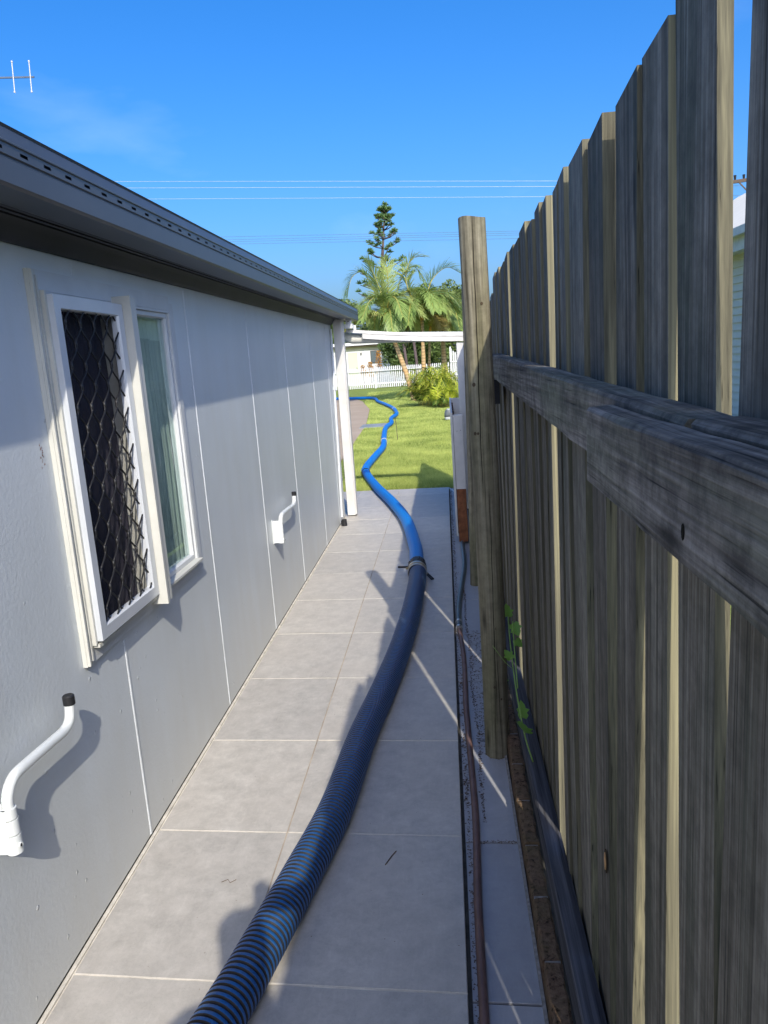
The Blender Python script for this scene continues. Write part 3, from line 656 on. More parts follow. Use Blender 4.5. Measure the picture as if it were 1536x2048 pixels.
# round posts
def rpost(x, y, h, r, label, cracks, tilt=0):
    b = MB(); n = 28; N = 26; ph = random.random()*9
    for i in range(N+1):
        t = i/N; z = -.028+(h+.028)*t
        for q in range(n):
            a = 2*PI*q/n; rr = r*(1+.014*math.sin(3*a+ph+z*.8)+.008*math.sin(7*a+z*5)+.006*math.sin(11*a-z*3))*(1.0-.02*t)
            if i == N: rr *= 1.0
            b.v.append((x+tilt*z+rr*math.cos(a)+.004*math.sin(z*2+ph), y+rr*math.sin(a), z+(.004*math.sin(a*2) if i == N else 0)))
    for i in range(N):
        for q in range(n): b.f.append((i*n+q, i*n+(q+1) % n, i*n+n+(q+1) % n, i*n+n+q)); b.m.append(0)
    b.f.append(tuple(N*n+q for q in range(n))); b.m.append(0)
    o = b.build('round_post', M['post'], smooth=True, at=(x, y, 0)); tag(o, label, 'post', 'round timber posts beside the fence')
    for (ang, z0, z1, wd, drift) in cracks:
        c = MB(); K = 40
        for j in range(K+1):
            t = j/K; z = z0+(z1-z0)*t; a = ang+drift*t+.02*math.sin(z*9)+.012*math.sin(z*31); rr = r*(1+.014*math.sin(3*a+ph+z*.8)+.008*math.sin(7*a+z*5)+.006*math.sin(11*a-z*3))*(1.0-.02*(z/h))+.0012
            ww = wd*math.sin(PI*min(1, max(.0, t)))**.4/r/2
            for s in (-1, 1): c.v.append((x+tilt*z+rr*math.cos(a+s*ww)+.004*math.sin(z*2+ph), y+rr*math.sin(a+s*ww), z))
        for j in range(K): c.f.append((2*j, 2*j+1, 2*j+3, 2*j+2)); c.m.append(0)
        c.build('drying_crack', M['crack'], o)
    return o, ph
def knots(o, x, y, r, L_):
    for ang, z, s in L_:
        cx, cy = x-.0045*z+r*1.006*math.cos(ang), y+r*1.006*math.sin(ang); d = Vector((math.cos(ang), math.sin(ang), 0))
        b = MB().tube([Vector((cx, cy, z))-d*.004, Vector((cx, cy, z))+d*.0008], s, 10); b.v = [(px, py, z+(pz-z)*1.2) for px, py, pz in b.v]; b.build('knot', M['knot'], o)
o, _ = rpost(.128, 2.755, 1.942, .0470, 'tall round pine post with a long drying crack, in front of the paling fence', [(-1.87, .98, 1.92, .0032, .30), (-1.58, .12, 1.02, .0026, .16), (-1.30, .05, .45, .0018, -.1), (-1.75, .05, .5, .0015, .2)], -.0045)
knots(o, .128, 2.755, .0465, [(-1.22, 1.66, .0045), (-2.1, 1.39, .006), (-1.15, .83, .005), (-1.2, .50, .007), (-1.6, .27, .005), (-2.2, 1.22, .005), (-1.95, 1.22, .004), (-1.1, .22, .004)])
rpost(.141, 4.985, 1.90, .043, 'round pine post almost hidden behind the nearer tall round post', [], .017)

# brick edging
be = empty('brick_edging', (.19, 1.6, -.03), 'single row of rough brown edging bricks at the foot of the paling fence', 'edging')
y = -1.8
while y < 3.0:
    ln = .228; m_ = MB(); x0 = .163+random.uniform(-.002, .003); x1 = x0+.044; z1 = .060+random.uniform(-.004, .003); n = 9
    for i in range(n+1):
        yy = y+(ln-.012)*i/n; r = lambda s=.0022: random.uniform(-s, s)
        m_.v += [(x0+r(), yy, -.03), (x1, yy, -.03), (x1+r(), yy, z1-.004+r()), (x1-.006+r(), yy, z1+r()), (x0+.006+r(), yy, z1+r()), (x0+r(), yy, z1-.006+r())]
    for i in range(n):
        for q in range(6): m_.f.append((i*6+q, i*6+(q+1) % 6, i*6+6+(q+1) % 6, i*6+6+q)); m_.m.append(0)
    m_.f += [tuple(range(6)), tuple(n*6+q for q in range(6))]; m_.m += [0, 0]
    m_.build('brick', M['brick'], be, at=((x0+x1)/2, y+ln/2, 0))
    MB().box(x0+.004, x1-.003, y+ln-.0115, y+ln-.0005, -.03, z1-.004).build('mortar_joint', M['mortar'], be)
    y += ln
tag(MB().box(.152, .160, -1.8, 3.1, -.029, -.012).build('mortar_bead', M['mortar']), 'thin mortar bead between the strip tiles and the brick edging', 'mortar bead')

# ================================================================== HOSES
hp = [(-.85, -1.2), (-.84, -.4), (-.80, .3), (-.70, .95), (-.578, 1.468), (-.539, 1.657), (-.487, 1.932), (-.430, 2.278), (-.395, 2.749), (-.345, 3.177), (-.297, 3.675), (-.262, 4.295), (-.250, 4.95), (-.262, 5.30)]
rr = .057; pts = resample(crom([(x, y, rr+.001) for x, y in hp], .02), .0029)
b = MB(); n = 36; ref = Vector((0, 0, 1)); N = len(pts)//6*6
for i in range(N):
    p = pts[i]; t = (pts[min(i+1, N-1)]-pts[max(i-1, 0)]).normalized(); x = t.cross(ref).normalized(); yv = x.cross(t)
    ra = (rr, rr+.0006, rr+.0006, rr, rr-.0052, rr-.0052)[i % 6]
    for q in range(n): a = 2*PI*q/n; b.v.append(tuple(p+x*math.cos(a)*ra+yv*math.sin(a)*ra))
for i in range(N-1):
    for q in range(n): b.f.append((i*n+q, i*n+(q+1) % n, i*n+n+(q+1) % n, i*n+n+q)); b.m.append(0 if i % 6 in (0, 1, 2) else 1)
ENDP = pts[N-1]
# crest is wide and blue, groove narrow and black
for i in range(N):
    pass
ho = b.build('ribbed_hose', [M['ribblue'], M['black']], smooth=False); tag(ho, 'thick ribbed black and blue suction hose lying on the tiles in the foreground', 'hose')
hp2 = [(-.262, 5.12), (-.280, 5.55), (-.304, 5.873), (-.419, 6.835), (-.601, 7.732), (-.839, 8.717), (-1.054, 9.736), (-1.140, 10.439), (-1.120, 11.659), (-1.095, 12.9), (-1.21, 14.6), (-1.31, 16.4), (-1.27, 17.6), (-1.36, 18.9), (-1.31, 20.2), (-1.40, 21.4), (-1.58, 22.9), (-1.98, 25.1), (-2.40, 27.2), (-2.62, 28.9), (-3.0, 29.8), (-4.0, 30.6), (-6.0, 31.9), (-9, 33)]
z2 = [.053 if y < 8.6 else .048 for x, y in hp2]
cpts = crom([(x, y, z) for (x, y), z in zip(hp2, z2)], .06)
blue = MB().tube(cpts, [.0515 if p.y < 13 else .05 for p in cpts], 22).build('layflat_hose', M['blue'], smooth='all', at=(-.262, 5.2, 0))
tag(blue, 'smooth bright blue hose winding from the tiles across the lawn', 'hose')
def ringat(y, r, w_, name, mat, par):
    i = min(range(len(cpts)), key=lambda k: abs(cpts[k].y-y)); p = cpts[i]; t = (cpts[i+1]-cpts[i-1]).normalized()
    return MB().tube([p-t*w_/2, p-t*w_*.3, p+t*w_*.3, p+t*w_/2], [r*.96, r, r, r*.96], 22).build(name, mat, par, smooth=True)
ringat(10.02, .058, .05, 'joint_band', M['black'], blue); ringat(10.16, .057, .03, 'joint_band', M['blue'], blue)
ringat(13.75, .056, .05, 'joint_band', M['white'], blue); ringat(22.4, .056, .06, 'joint_band', M['white'], blue)
# coupling: rubber sleeve, steel clamps, bolts
def axis(y): i = min(range(len(cpts)), key=lambda k: abs(cpts[k].y-y)); return cpts[i], (cpts[i+1]-cpts[max(0, i-1)]).normalized()
p, t = Vector((-.262, 5.20, .058)), Vector((-.03, 1, 0)).normalized()
sl_ = MB().tube([p-t*.16, p-t*.15, p-t*.0, p+t*.02, p+t*.05], [.060, .0625, .0630, .0625, .058], 30); sl_.build('sleeve', M['black'], blue, smooth=True)
cr = MB()
for _ in range(160):
    a = random.uniform(0, 2*PI); s = random.uniform(-.09, .045); c = p+t*s+Vector((math.cos(a), 0, math.sin(a)))*.061; d = Vector((random.uniform(-1, 1), random.uniform(-1, 1), random.uniform(-1, 1))).normalized()*.007
    cr.bar(c-d, c+d, .004, .003)
cr.build('tape_tatters', M['black'], blue)
for s, w_, mt in ((-.085, .016, 'steel'), (-.118, .022, 'brass'), (-.150, .014, 'steel')):
    MB().tube([p+t*(s-w_/2), p+t*(s+w_/2)], .0665, 30).build('clamp', M[mt], blue, smooth=True)
c = p-t*.115
bo = MB().bar(c+Vector((-.075, .0, .026)), c+Vector((-.048, .0, .030)), .026, .012).bar(c+Vector((.052, -.01, -.012)), c+Vector((.072, -.015, -.018)), .03, .014); bo.build('clamp_lug', M['brass'], blue)
MB().tube([c+Vector((-.128, .03, .028)), c+Vector((-.060, -.0, .034))], .0075, 8).tube([c+Vector((.058, -.015, -.012)), c+Vector((.098, -.10, -.030))], .0055, 8).tube([c+Vector((.070, -.005, -.014)), c+Vector((.112, -.085, -.032))], .005, 8).tube([c+Vector((.098, -.10, -.030)), c+Vector((.112, -.085, -.032))], .006, 8).build('clamp_bolt', M['black'], blue, smooth=True)

gz = -.0105
gh = empty('garden_hose', (.015, 4.3, -.02), 'thin brown garden hose joined to a grey hose on the strip beside the path', 'garden hose')
th = [(.012, -1.5), (.0, 0), (.010, 1.2), (.010, 1.486), (.012, 1.891), (.019, 2.15), (.022, 2.382), (.017, 2.839), (.014, 3.157), (.018, 3.673), (.003, 4.15)]
MB().tube(crom([(x+.004, y, gz+.002) for x, y in th], .04), .0118, 12).build('brown_hose', M['hosebrown'], gh, smooth='all')
th = [(.003, 4.12), (.006, 4.466), (.038, 4.989), (.062, 5.35), (.068, 5.641), (.066, 6.1), (.06, 6.485), (.05, 7.0), (.067, 7.48), (.12, 8.2), (.2, 9.2)]
MB().tube(crom([(x+.004, y, gz+.006) for x, y in th], .04), .0165, 14).build('grey_hose', M['hosegrey'], gh, smooth='all')
for yy in (4.112, 4.207): MB().tube([(.007, yy-.012, gz+.006), (.007, yy+.01, gz+.006)], .0195, 14).build('clamp', M['steel'], gh, smooth=True)
tag(MB().tube(crom([(-.02, 8.72, .0), (.02, 8.5, .01), (.06, 8.25, .02), (.12, 8.1, .03)], .05), .006, 8).build('white_cable', M['white'], smooth='all'), 'short white cable crossing from the path corner to the gate', 'cable')

# ================================================================== GATE
gate = empty('garden_gate', (.085, 6.1, 0), 'open white garden gate seen edge-on, its lower stile bare red timber', 'gate')
MB().box(.046, .124, 6.10, 6.145, .435, 1.028).build('upper_stile', M['white'], gate, bevel=.003)
MB().box(.048, .122, 6.102, 6.145, .0, .434).build('lower_stile', M['redwood'], gate, bevel=.003)
g = MB(); ys = [6.10, 6.4, 6.7, 7.0, 7.3]; zt = [1.045, 1.05, 1.06, 1.075, 1.10]
for (ya, za), (yb, zb) in zip(zip(ys, zt), list(zip(ys, zt))[1:]):
    g.add([(x, yy, z) for yy, zz in ((ya, za), (yb, zb)) for x in (.030, .043) for z in (.05, zz)], [(0, 1, 3, 2), (4, 5, 7, 6), (0, 1, 5, 4), (2, 3, 7, 6), (1, 3, 7, 5), (0, 2, 6, 4)])
g.build('boarding', M['white'], gate)
g = MB(); 
for i in range(8): g.box(.0435, .058, 6.16+i*.14, 6.27+i*.14, .06, 1.0+.008*i)
g.build('inner_boards', M['gatedark'], gate)
MB().box(.058, .10, 6.146, 7.3, .86, .94).box(.058, .10, 6.146, 7.3, .12, .2).build('rail', M['gatedark'], gate)
MB().box(.03, .12, 7.3, 7.36, .0, 1.09).build('hinge_stile', M['white'], gate)
for x, z in ((.072, .90), (.100, .905)): MB().tube([(x, 6.0985, z), (x, 6.1005, z)], .003, 6).build('screw_hole', M['black'], gate)

# grey tub on the lawn behind the gate
tub = empty('garden_tub', (.03, 18, 0), 'small grey plastic tub with pale lid on the lawn behind the gate', 'tub')
def rtub(x, y, sx, sy, z0, z1, s1, mat, nm):
    b = MB(); K = [(z0, 1.0), (z0+(z1-z0)*.35, 1.02), (z0+(z1-z0)*.8, (1+s1)/2+.05), (z1, s1)]; n = 20
    for z, s in K:
        for q in range(n):
            a = 2*PI*q/n; e = .6; cx, cy = math.cos(a), math.sin(a); b.v.append((x+sx*s*math.copysign(abs(cx)**e, cx), y+sy*s*math.copysign(abs(cy)**e, cy), z))
    for i in range(len(K)-1):
        for q in range(n): b.f.append((i*n+q, i*n+(q+1) % n, i*n+n+(q+1) % n, i*n+n+q)); b.m.append(0)
    b.f += [tuple(range(n)), tuple((len(K)-1)*n+q for q in range(n))]; b.m += [0, 0]
    b.build(nm, mat, tub, smooth=True)
rtub(.075, 18, .125, .10, .02, .085, 1.03, M['tublid'], 'base'); rtub(.075, 18, .135, .11, .085, .105, 1.0, M['black'], 'rim'); rtub(.075, 18, .13, .105, .105, .235, .72, M['tub'], 'body'); rtub(.085, 18, .09, .08, .236, .262, .9, M['tublid'], 'lid')

# ================================================================== FOLIAGE BUILDERS
def blade(base, d, n, ln, w, droop, seg=3):
    """list of quads of a drooping leaf blade"""
    out = []; p = Vector(base); d = Vector(d).normalized(); side = d.cross(n).normalized(); prev = None
    for i in range(seg+1):
        t = i/seg; ww = w*(.55+.45*math.sin(PI*min(1, t+.25))) if t < 1 else w*.06
        a, b = p-side*ww/2, p+side*ww/2
        if prev: out.append((prev[0], prev[1], b, a))
        prev = (a, b); p = p+d*(ln/seg); d = (d+Vector((0, 0, -droop/seg))).normalized()
    return out
def frond(ctrl, nl, ll, w, lift, droop, rnd=.1, fold=0.0):
    """pinnate frond along a curve: (stalk points, leaflet quads)"""
    pts = crom(ctrl, max(.02, (Vector(ctrl[0])-Vector(ctrl[-1])).length/30)); Q = []; N = len(pts)
    for i in range(nl):
        t = .16+.84*(i+.5)/nl; k = min(N-2, int(t*(N-1))); p = pts[k]; tan = (pts[k+1]-pts[max(0, k-1)]).normalized()
        s = tan.cross(Vector((0, 0, 1)))
        if s.length < .05: s = Vector((1, 0, 0))
        s.normalize(); nrm = s.cross(tan).normalized(); L_ = ll*(math.sin(PI*min(1, .12+t*.80))**.6)
        for sg in (-1, 1):
            d = s*sg*(.85-.3*t)+tan*(.45+.5*t)+nrm*(lift+random.uniform(-rnd, rnd))+Vector((random.uniform(-rnd, rnd),)*3)+Vector((fold, 0, 0))
            Q += blade(p, d, nrm, L_*random.uniform(.85, 1.1), w*random.uniform(.8, 1.15), droop*random.uniform(.6, 1.4))
    return pts, Q
def qarr(Q): return np.array([[tuple(v) for v in q] for q in Q], dtype=np.float32)

def palm(trunk, rad, fronds, label, shaft=.5):
    base = trunk[0]; root = empty('palm_tree', base, label, 'palm', 'palms in the lawn bed')
    tp = crom(trunk, .12); n = len(tp); rs = [rad*(1.25-.45*min(1, i/n*1.2)) for i in range(n)]
    MB().tube(tp, rs, 12).build('trunk', M['ptrunk'], root, smooth='all')
    top = Vector(trunk[-1]); d = (Vector(trunk[-1])-Vector(trunk[-2])).normalized()
    MB().tube([top-d*.05, top+d*shaft*.5, top+d*shaft], [rad*.9, rad*1.0, rad*.5], 12).build('crownshaft', M['crownshaft'], root, smooth='all')
    for (ctrl, nl, ll, mt, lift, droop) in fronds:
        c = [tuple(top+d*shaft*.8)]+list(ctrl); pts, Q = frond(c, int(nl*1.5), ll*1.12, .032, lift, droop)
        st = MB().tube(pts, [.026*(1-.8*i/len(pts)) for i in range(len(pts))], 6).build('frond', M['rachis'], root, smooth='all')
        cards('leaflets', qarr(Q), 4, M[mt], st, at=tuple(world(st)))
    return root
P27 = 27
def autofronds(top, n, ln, seed, mats=('palmleaf', 'palmpale'), a0=0):
    rn = random.Random(seed); F = []
    for i in range(n+3):
        a = a0+2*PI*i/(n+3)+rn.uniform(-.25, .25); el = rn.uniform(.1, 1.15); L_ = ln*rn.uniform(.8, 1.1); c, s = math.cos(a), math.sin(a)
        t = Vector(top); F.append(([tuple(t+Vector((c*L_*.35*math.cos(el), s*L_*.35*math.cos(el), .2+L_*.42*math.sin(el)))), tuple(t+Vector((c*L_*.72*math.cos(el*.6), s*L_*.7*math.cos(el*.6), .15+L_*.42*math.sin(el)))), tuple(t+Vector((c*L_*.98, s*L_*.95, -.1+L_*.10*math.sin(el)-(.35 if el < .5 else 0))))], 42, .55, rn.choice(mats), .2, .8))
    return F
top1 = (-1.86, 27, 2.75)
palm([(-1.08, 27, -.05), (-1.28, 27, .8), (-1.55, 27, 1.7), (-1.80, 27, 2.55)], .085,
     [([(-2.15, 26.9, 3.55), (-2.55, 26.9, 4.35), (-2.95, 26.9, 4.25), (-3.16, 26.8, 3.62)], 46, .62, 'palmleaf', .35, .8),
      ([(-1.95, 26.7, 3.5), (-2.15, 26.5, 4.2), (-2.35, 26.4, 4.72)], 50, .66, 'palmpale', .1, .35),
      ([(-1.75, 26.7, 3.7), (-1.72, 26.5, 4.4), (-1.80, 26.4, 4.75)], 40, .5, 'palmpale', .1, .45),
      ([(-1.55, 27, 3.5), (-1.25, 27, 4.2), (-.85, 27, 4.45), (-.55, 26.9, 4.05)], 46, .62, 'palmleaf', .0, 1.0),
      ([(-2.3, 26.9, 3.05), (-2.75, 26.8, 3.25), (-3.0, 26.8, 2.75)], 34, .5, 'palmdry', -.3, 1.6),
      ([(-1.5, 26.8, 3.1), (-1.15, 26.7, 3.3), (-.9, 26.7, 2.9)], 34, .5, 'palmdry', -.1, 1.4),
      ([(-2.1, 26.6, 3.0), (-2.45, 26.4, 3.1), (-2.55, 26.3, 2.75)], 30, .5, 'palmpale', -.1, 1.3)]
     + autofronds(top1, 9, 1.55, 3, ('palmleaf', 'palmleaf', 'palmleaf', 'palmpale')), 'palm with leaning orange trunk and tall arching pale fronds', .45)
palm([(-.72, 27.4, -.05), (-.72, 27.4, 1.0), (-.70, 27.4, 2.0), (-.68, 27.4, 2.75)], .075,
     [([(-.55, 27.2, 3.3), (-.25, 27.1, 4.0), (.25, 27.1, 4.35), (.75, 27, 4.1)], 48, .62, 'palmleaf', .35, .7),
      ([(-.95, 27.2, 3.4), (-1.15, 27.1, 4.1), (-.9, 27.0, 4.7), (-.45, 27, 4.75)], 48, .62, 'palmpale', .25, .8),
      ([(-.45, 27, 3.2), (.05, 26.9, 3.5), (.5, 26.8, 3.2), (.7, 26.8, 2.7)], 44, .6, 'palmleaf', .0, 1.0),
      ([(-.5, 27, 3.1), (-.1, 26.8, 3.2), (.25, 26.7, 2.7)], 40, .55, 'palmpale', .0, 1.2),
      ([(-.95, 27, 3.1), (-1.2, 26.8, 3.2), (-1.3, 26.8, 2.8)], 36, .5, 'palmleaf', .0, 1.2)]
     + autofronds((-.66, 27.4, 2.9), 10, 1.45, 5, ('palmleaf', 'palmleaf', 'palmpale')), 'palm with straight pale ringed trunk rising out of the yellow-green cane clump', .3)
palm([(-.02, 30, -.05), (.0, 30, 1.0), (.0, 30, 2.0), (.02, 30, 2.55)], .10, autofronds((.02, 30, 2.7), 9, 1.8, 9), 'pale trunked palm nearest the wooden post, farther back', .3)
palm([(-.62, 29, -.05), (-.56, 29, 1.0), (-.50, 29, 1.9), (-.46, 29, 2.3)], .05, autofronds((-.46, 29, 2.4), 7, 1.2, 11, ('palmleaf', 'palmdry')), 'slim brownish palm stem close behind the straight palm', .3)

# clump of golden cane palms at the foot
def caneclump(x, y, n, hgt, rad, label, mats, seed):
    rn = random.Random(seed); root = empty('cane_palm_clump', (x, y, 0), label, 'shrub', 'low clumps around the palms'); Qs = [[], []]; st = MB()
    for i in range(n):
        a = rn.uniform(0, 2*PI); e = rn.uniform(.25, 1.35); L_ = hgt*rn.uniform(.7, 1.15); bx, by = x+rn.gauss(0, rad*.35), y+rn.gauss(0, rad*.35); c, s = math.cos(a), math.sin(a)
        h1 = L_*math.sin(e); r1 = L_*math.cos(e)*.9
        ctrl = [(bx, by, .0), (bx+c*r1*.35, by+s*r1*.35, h1*.6+.1), (bx+c*r1*.8, by+s*r1*.8, h1*.95+.1), (bx+c*r1*1.25, by+s*r1*1.25, h1*.8)]
        pts, Q = frond(ctrl, 20, .24, .022, .15, .9, .15); Qs[0 if rn.random() < .68 else 1] += Q
        st.tube(pts[::3], .006, 5)
    st.build('stems', M['rachis'], root, smooth='all')
    for q, mt in zip(Qs, mats):
        if q: cards('fronds', qarr(q), 4, M[mt], root, at=(x, y, 0))
caneclump(-.25, 23.6, 95, 1.05, .45, 'bright yellow-green cane palm clump under the palms by the white fence', ('bush', 'bushdark'), 1)
caneclump(-.72, 23.9, 34, .85, .3, 'darker green clump between the leaning palm and the bright clump', ('bushdark', 'bush'), 2)
caneclump(-.05, 22.6, 30, .55, .3, 'low yellow clump in front of the bright cane palm clump', ('bush', 'bushdark'), 4)

def tree(x, y, h, rx, rz, zc, n, mat, label, group, leaf=.12, trunkr=.12, name='garden_tree', seed=1, ry=None):
    rng = np.random.default_rng(seed); root = empty(name, (x, y, 0), label, 'tree', group); ry = ry or rx
    MB().tube([(x, y, -.05), (x+rng.normal(0, .08), y, h*.3), (x+rng.normal(0, .12), y, h*.6), (x, y, h*.8)], [trunkr, trunkr*.8, trunkr*.55, trunkr*.25], 9).build('trunk', M['bark'], root, smooth='all')
    lim = MB(); K = 26; cl = []
    for i in range(K):
        a = rng.uniform(0, 2*PI); u = rng.uniform(-.95, 1); rr = math.sqrt(max(.02, 1-u*u))*rng.uniform(.35, 1.0); c = np.array([x+rx*rr*math.cos(a), y+ry*rr*math.sin(a), zc+rz*u]); cl.append(c)
        z0 = max(h*.25, min(h*.75, c[2]-.35*rx)); lim.tube([(x, y, z0), ((x+c[0])/2, (y+c[1])/2, (z0+c[2])/2+.1), tuple(c)], [trunkr*.35, trunkr*.22, .012], 5)
    lim.build('limbs', M['bark'], root, smooth='all')
    cl = np.array(cl); ci = rng.integers(0, K, n); sg = np.array([rx*.30, ry*.30, rz*.20]); g = rng.normal(0, 1, (n, 3)); g /= np.maximum(1, np.linalg.norm(g, axis=1, keepdims=True)/1.7)
    c = cl[ci]+g*sg; u = rng.normal(0, 1, (n, 3)); u /= np.linalg.norm(u, axis=1, keepdims=True); v = np.cross(u, rng.normal(0, 1, (n, 3))); v /= np.linalg.norm(v, axis=1, keepdims=True)
    s = leaf*rng.uniform(.5, 1.2, (n, 1)); V = np.stack([c-u*s, c-v*s*.38, c+u*s, c+v*s*.38], 1)
    cards('crown', V, 4, mat, root, at=(x, y, 0)); return root
G_ = 'dark trees behind the far picket fence'
tree(-7.3, 58, 5.4, 1.9, 1.6, 3.9, 9000, M['treeleaf2'], 'mid green tree showing just above the end of the gutter', G_, .14, seed=3)
tree(-2.3, 46, 4.3, 1.1, 1.8, 2.4, 12000, M['treeleaf'], 'dark tree behind the leaning palm trunk', G_, .11, seed=4)
tree(-.9, 46.5, 4.9, 1.1, 2.2, 2.7, 13000, M['treeleaf'], 'dark tree directly behind the straight palm', G_, .11, seed=5)
tree(.7, 45, 4.9, 1.2, 2.3, 2.6, 14000, M['treeleaf2'], 'dense green tree right of the palms against the wooden post', G_, .11, seed=6)
tree(2.6, 47, 4.4, 1.3, 2.0, 2.4, 9000, M['treeleaf'], 'dark tree hidden mostly behind the round posts', G_, .12, seed=7)
tree(-4.4, 59, 4.3, 1.5, 1.2, 3.4, 9000, M['treeleaf'], 'dark tree rising over the roof of the far white house', G_, .13, seed=8)
for i, (x, z) in enumerate(((-2.1, 2.2), (-1.55, 2.4))):
    tag(MB().tube([(x, 43, -.05), (x+.05, 43, z*.5), (x-.05, 43, z)], [.10, .085, .07], 8).build('bare_trunk', M['bark'], smooth='all'), ['grey bare trunk just right of the leaning palm above the fence', 'second grey bare trunk, nearer the straight palm'][i], 'tree trunk')

# Norfolk pine: whorled tiers of upswept tufts
px, py, ph_ = -5.0, 70, 14.5
pine = empty('norfolk_pine', (px, py, 0), 'tall slim conifer with tiers of tufted branches above the palms', 'tree')
MB().tube([(px-.3, py, -.1), (px-.2, py, 5), (px+.10, py, 10), (px+.60, py, 14.3)], [.28, .22, .14, .03], 10).build('trunk', M['bark'], pine, smooth='all')
br = MB(); nd = []
def tx(z): return px-.25+.85*(z/14.3)**1.6*1.0
z = 4.4; rn = random.Random(21)
def tuft(c, r, n):
    for _ in range(n):
        u = Vector((rn.gauss(0, 1), rn.gauss(0, 1), abs(rn.gauss(.5, .9)))).normalized(); a = Vector(c)+u*r*.1; b_ = Vector(c)+u*r*rn.uniform(.6, 1.15)
        sd = u.cross(Vector((rn.gauss(0, 1), rn.gauss(0, 1), rn.gauss(0, 1)))).normalized()*r*.10
        nd.append((a-sd, a+sd, b_+sd*.7, b_-sd*.7))
while z < 14.0:
    t = (z-4.4)/9.6; R_ = 2.9*(1-t)**.85+.34; nb = 5 if t < .8 else 6; a0 = rn.uniform(0, 6.28)
    for i in range(nb):
        a = a0+2*PI*i/nb+rn.uniform(-.2, .2)
        if rn.random() < .18 and t < .75: continue
        L_ = R_*rn.uniform(.72, 1.08); c, s = math.cos(a), math.sin(a); up = .05+.5*t
        P = [(tx(z), py, z), (tx(z)+c*L_*.5, py+s*L_*.5, z+L_*(.0+up*.3)), (tx(z)+c*L_, py+s*L_, z+L_*(.12+up*.7))]
        br.tube(P, [.06, .045, .03], 5)
        for f in ((.78, 1.0) if t < .6 else (.5, .78, 1.0)):
            q = Vector(P[0]).lerp(Vector(P[1]), f*2) if f < .5 else Vector(P[1]).lerp(Vector(P[2]), f*2-1)
            if f < .9 and rn.random() < .35: continue
            tuft(q+Vector((rn.gauss(0, .06), rn.gauss(0, .06), .10)), .36-.04*t, 54)
    z += 1.05-.42*t
for k_ in range(8): tuft(Vector((tx(13.4+.15*k_), py, 13.3+.16*k_)), .34, 46)
br.build('limbs', M['bark'], pine, smooth='all'); cards('crown', qarr(nd), 4, M['pine'], pine, at=(px, py, 0))

# orange-leaved shrubs by the far house
def shrub(x, y, h, r, n, mat, label, leaf, seed):
    rng = np.random.default_rng(seed); root = empty('garden_shrub', (x, y, 0), label, 'shrub')
    MB().tube([(x, y, -.05), (x, y, h*.8)], [.04, .015], 6).build('stem', M['bark'], root)
    z = h*(.35+.65*rng.random(n)**.8); rr = r*np.sqrt(rng.random(n))*(1.15-z/h*.75); a = rng.uniform(0, 2*PI, n)
    c = np.stack([x+rr*np.cos(a), y+rr*np.sin(a), z], 1); u = rng.normal(0, 1, (n, 3)); u[:, 2] += .6; u /= np.linalg.norm(u, axis=1, keepdims=True); v = np.cross(u, rng.normal(0, 1, (n, 3))); v /= np.linalg.norm(v, axis=1, keepdims=True)
    s = leaf*rng.uniform(.6, 1.2, (n, 1)); cards('foliage', np.stack([c-u*s, c-v*s*.3, c+u*s, c+v*s*.3], 1), 4, mat, root, at=(x, y, 0))
shrub(-3.65, 44, 1.95, .30, 260, M['orange'], 'upright orange-leaved shrub in front of the far house window', .07, 1)
shrub(-4.15, 44, 1.35, .34, 260, M['orange'], 'low orange shrub just left of the upright orange one', .07, 2)
shrub(-4.6, 44.2, 1.22, .30, 200, M['orange'], 'small orange shrub between door and window of the far house', .07, 3)
shrub(-2.75, 43.5, 1.35, .35, 450, M['treeleaf2'], 'small green shrub showing over the far picket fence by the leaning palm', .08, 4)

# seedling in the lawn with leaf tuft
sd = empty('palm_seedling', (-.93, 14.2, 0), 'thin seedling with a small leaf tuft standing in the lawn', 'seedling')
MB().tube([(-.93, 14.2, -.02), (-.935, 14.2, .2), (-.95, 14.22, .40)], .006, 6).build('stem', M['bark'], sd)
Q = []
for i in range(9): a = i*.7; Q += blade((-.95, 14.22, .40), (math.cos(a), math.sin(a), .25), Vector((0, 0, 1)), .10, .03, .8)
cards('leaves', qarr(Q), 4, M['bushdark'], sd, at=(-.93, 14.2, 0))

# vine at the fence foot
vine = empty('creeper', (.215, 2.45, .15), 'young green creeper with lobed leaves climbing over the bottom rail', 'creeper')
MB().tube(crom([(.225, 2.37, .155), (.205, 2.40, .23), (.190, 2.50, .34), (.190, 2.72, .43), (.195, 2.86, .505)], .02), .0028, 6).tube(crom([(.195, 2.52, .35), (.199, 2.66, .46), (.200, 2.70, .53)], .02), .0022, 6).tube(crom([(.19, 2.60, .385), (.16, 2.60, .415), (.12, 2.62, .47)], .02), .0010, 5).build('stem', M['stem'], vine, smooth='all')
def lobed(c, d, n, s):
    d = Vector(d).normalized(); n = Vector(n).normalized(); sd_ = d.cross(n).normalized(); n = sd_.cross(d); c = Vector(c)
    pr = [(0, 0), (.32, -.12), (.50, .12), (.40, .28), (.62, .50), (.34, .58), (.30, .80), (0, 1.12), (-.30, .80), (-.34, .58), (-.62, .50), (-.40, .28), (-.50, .12), (-.32, -.12)]
    vs = [c+sd_*x*s+d*y*s-n*(abs(x)*.35+.15*y*y)*s for x, y in pr]; m = [c+d*.35*s+n*.0]
    b = len(pr); return vs+m, [(i, (i+1) % b, b) for i in range(b)]
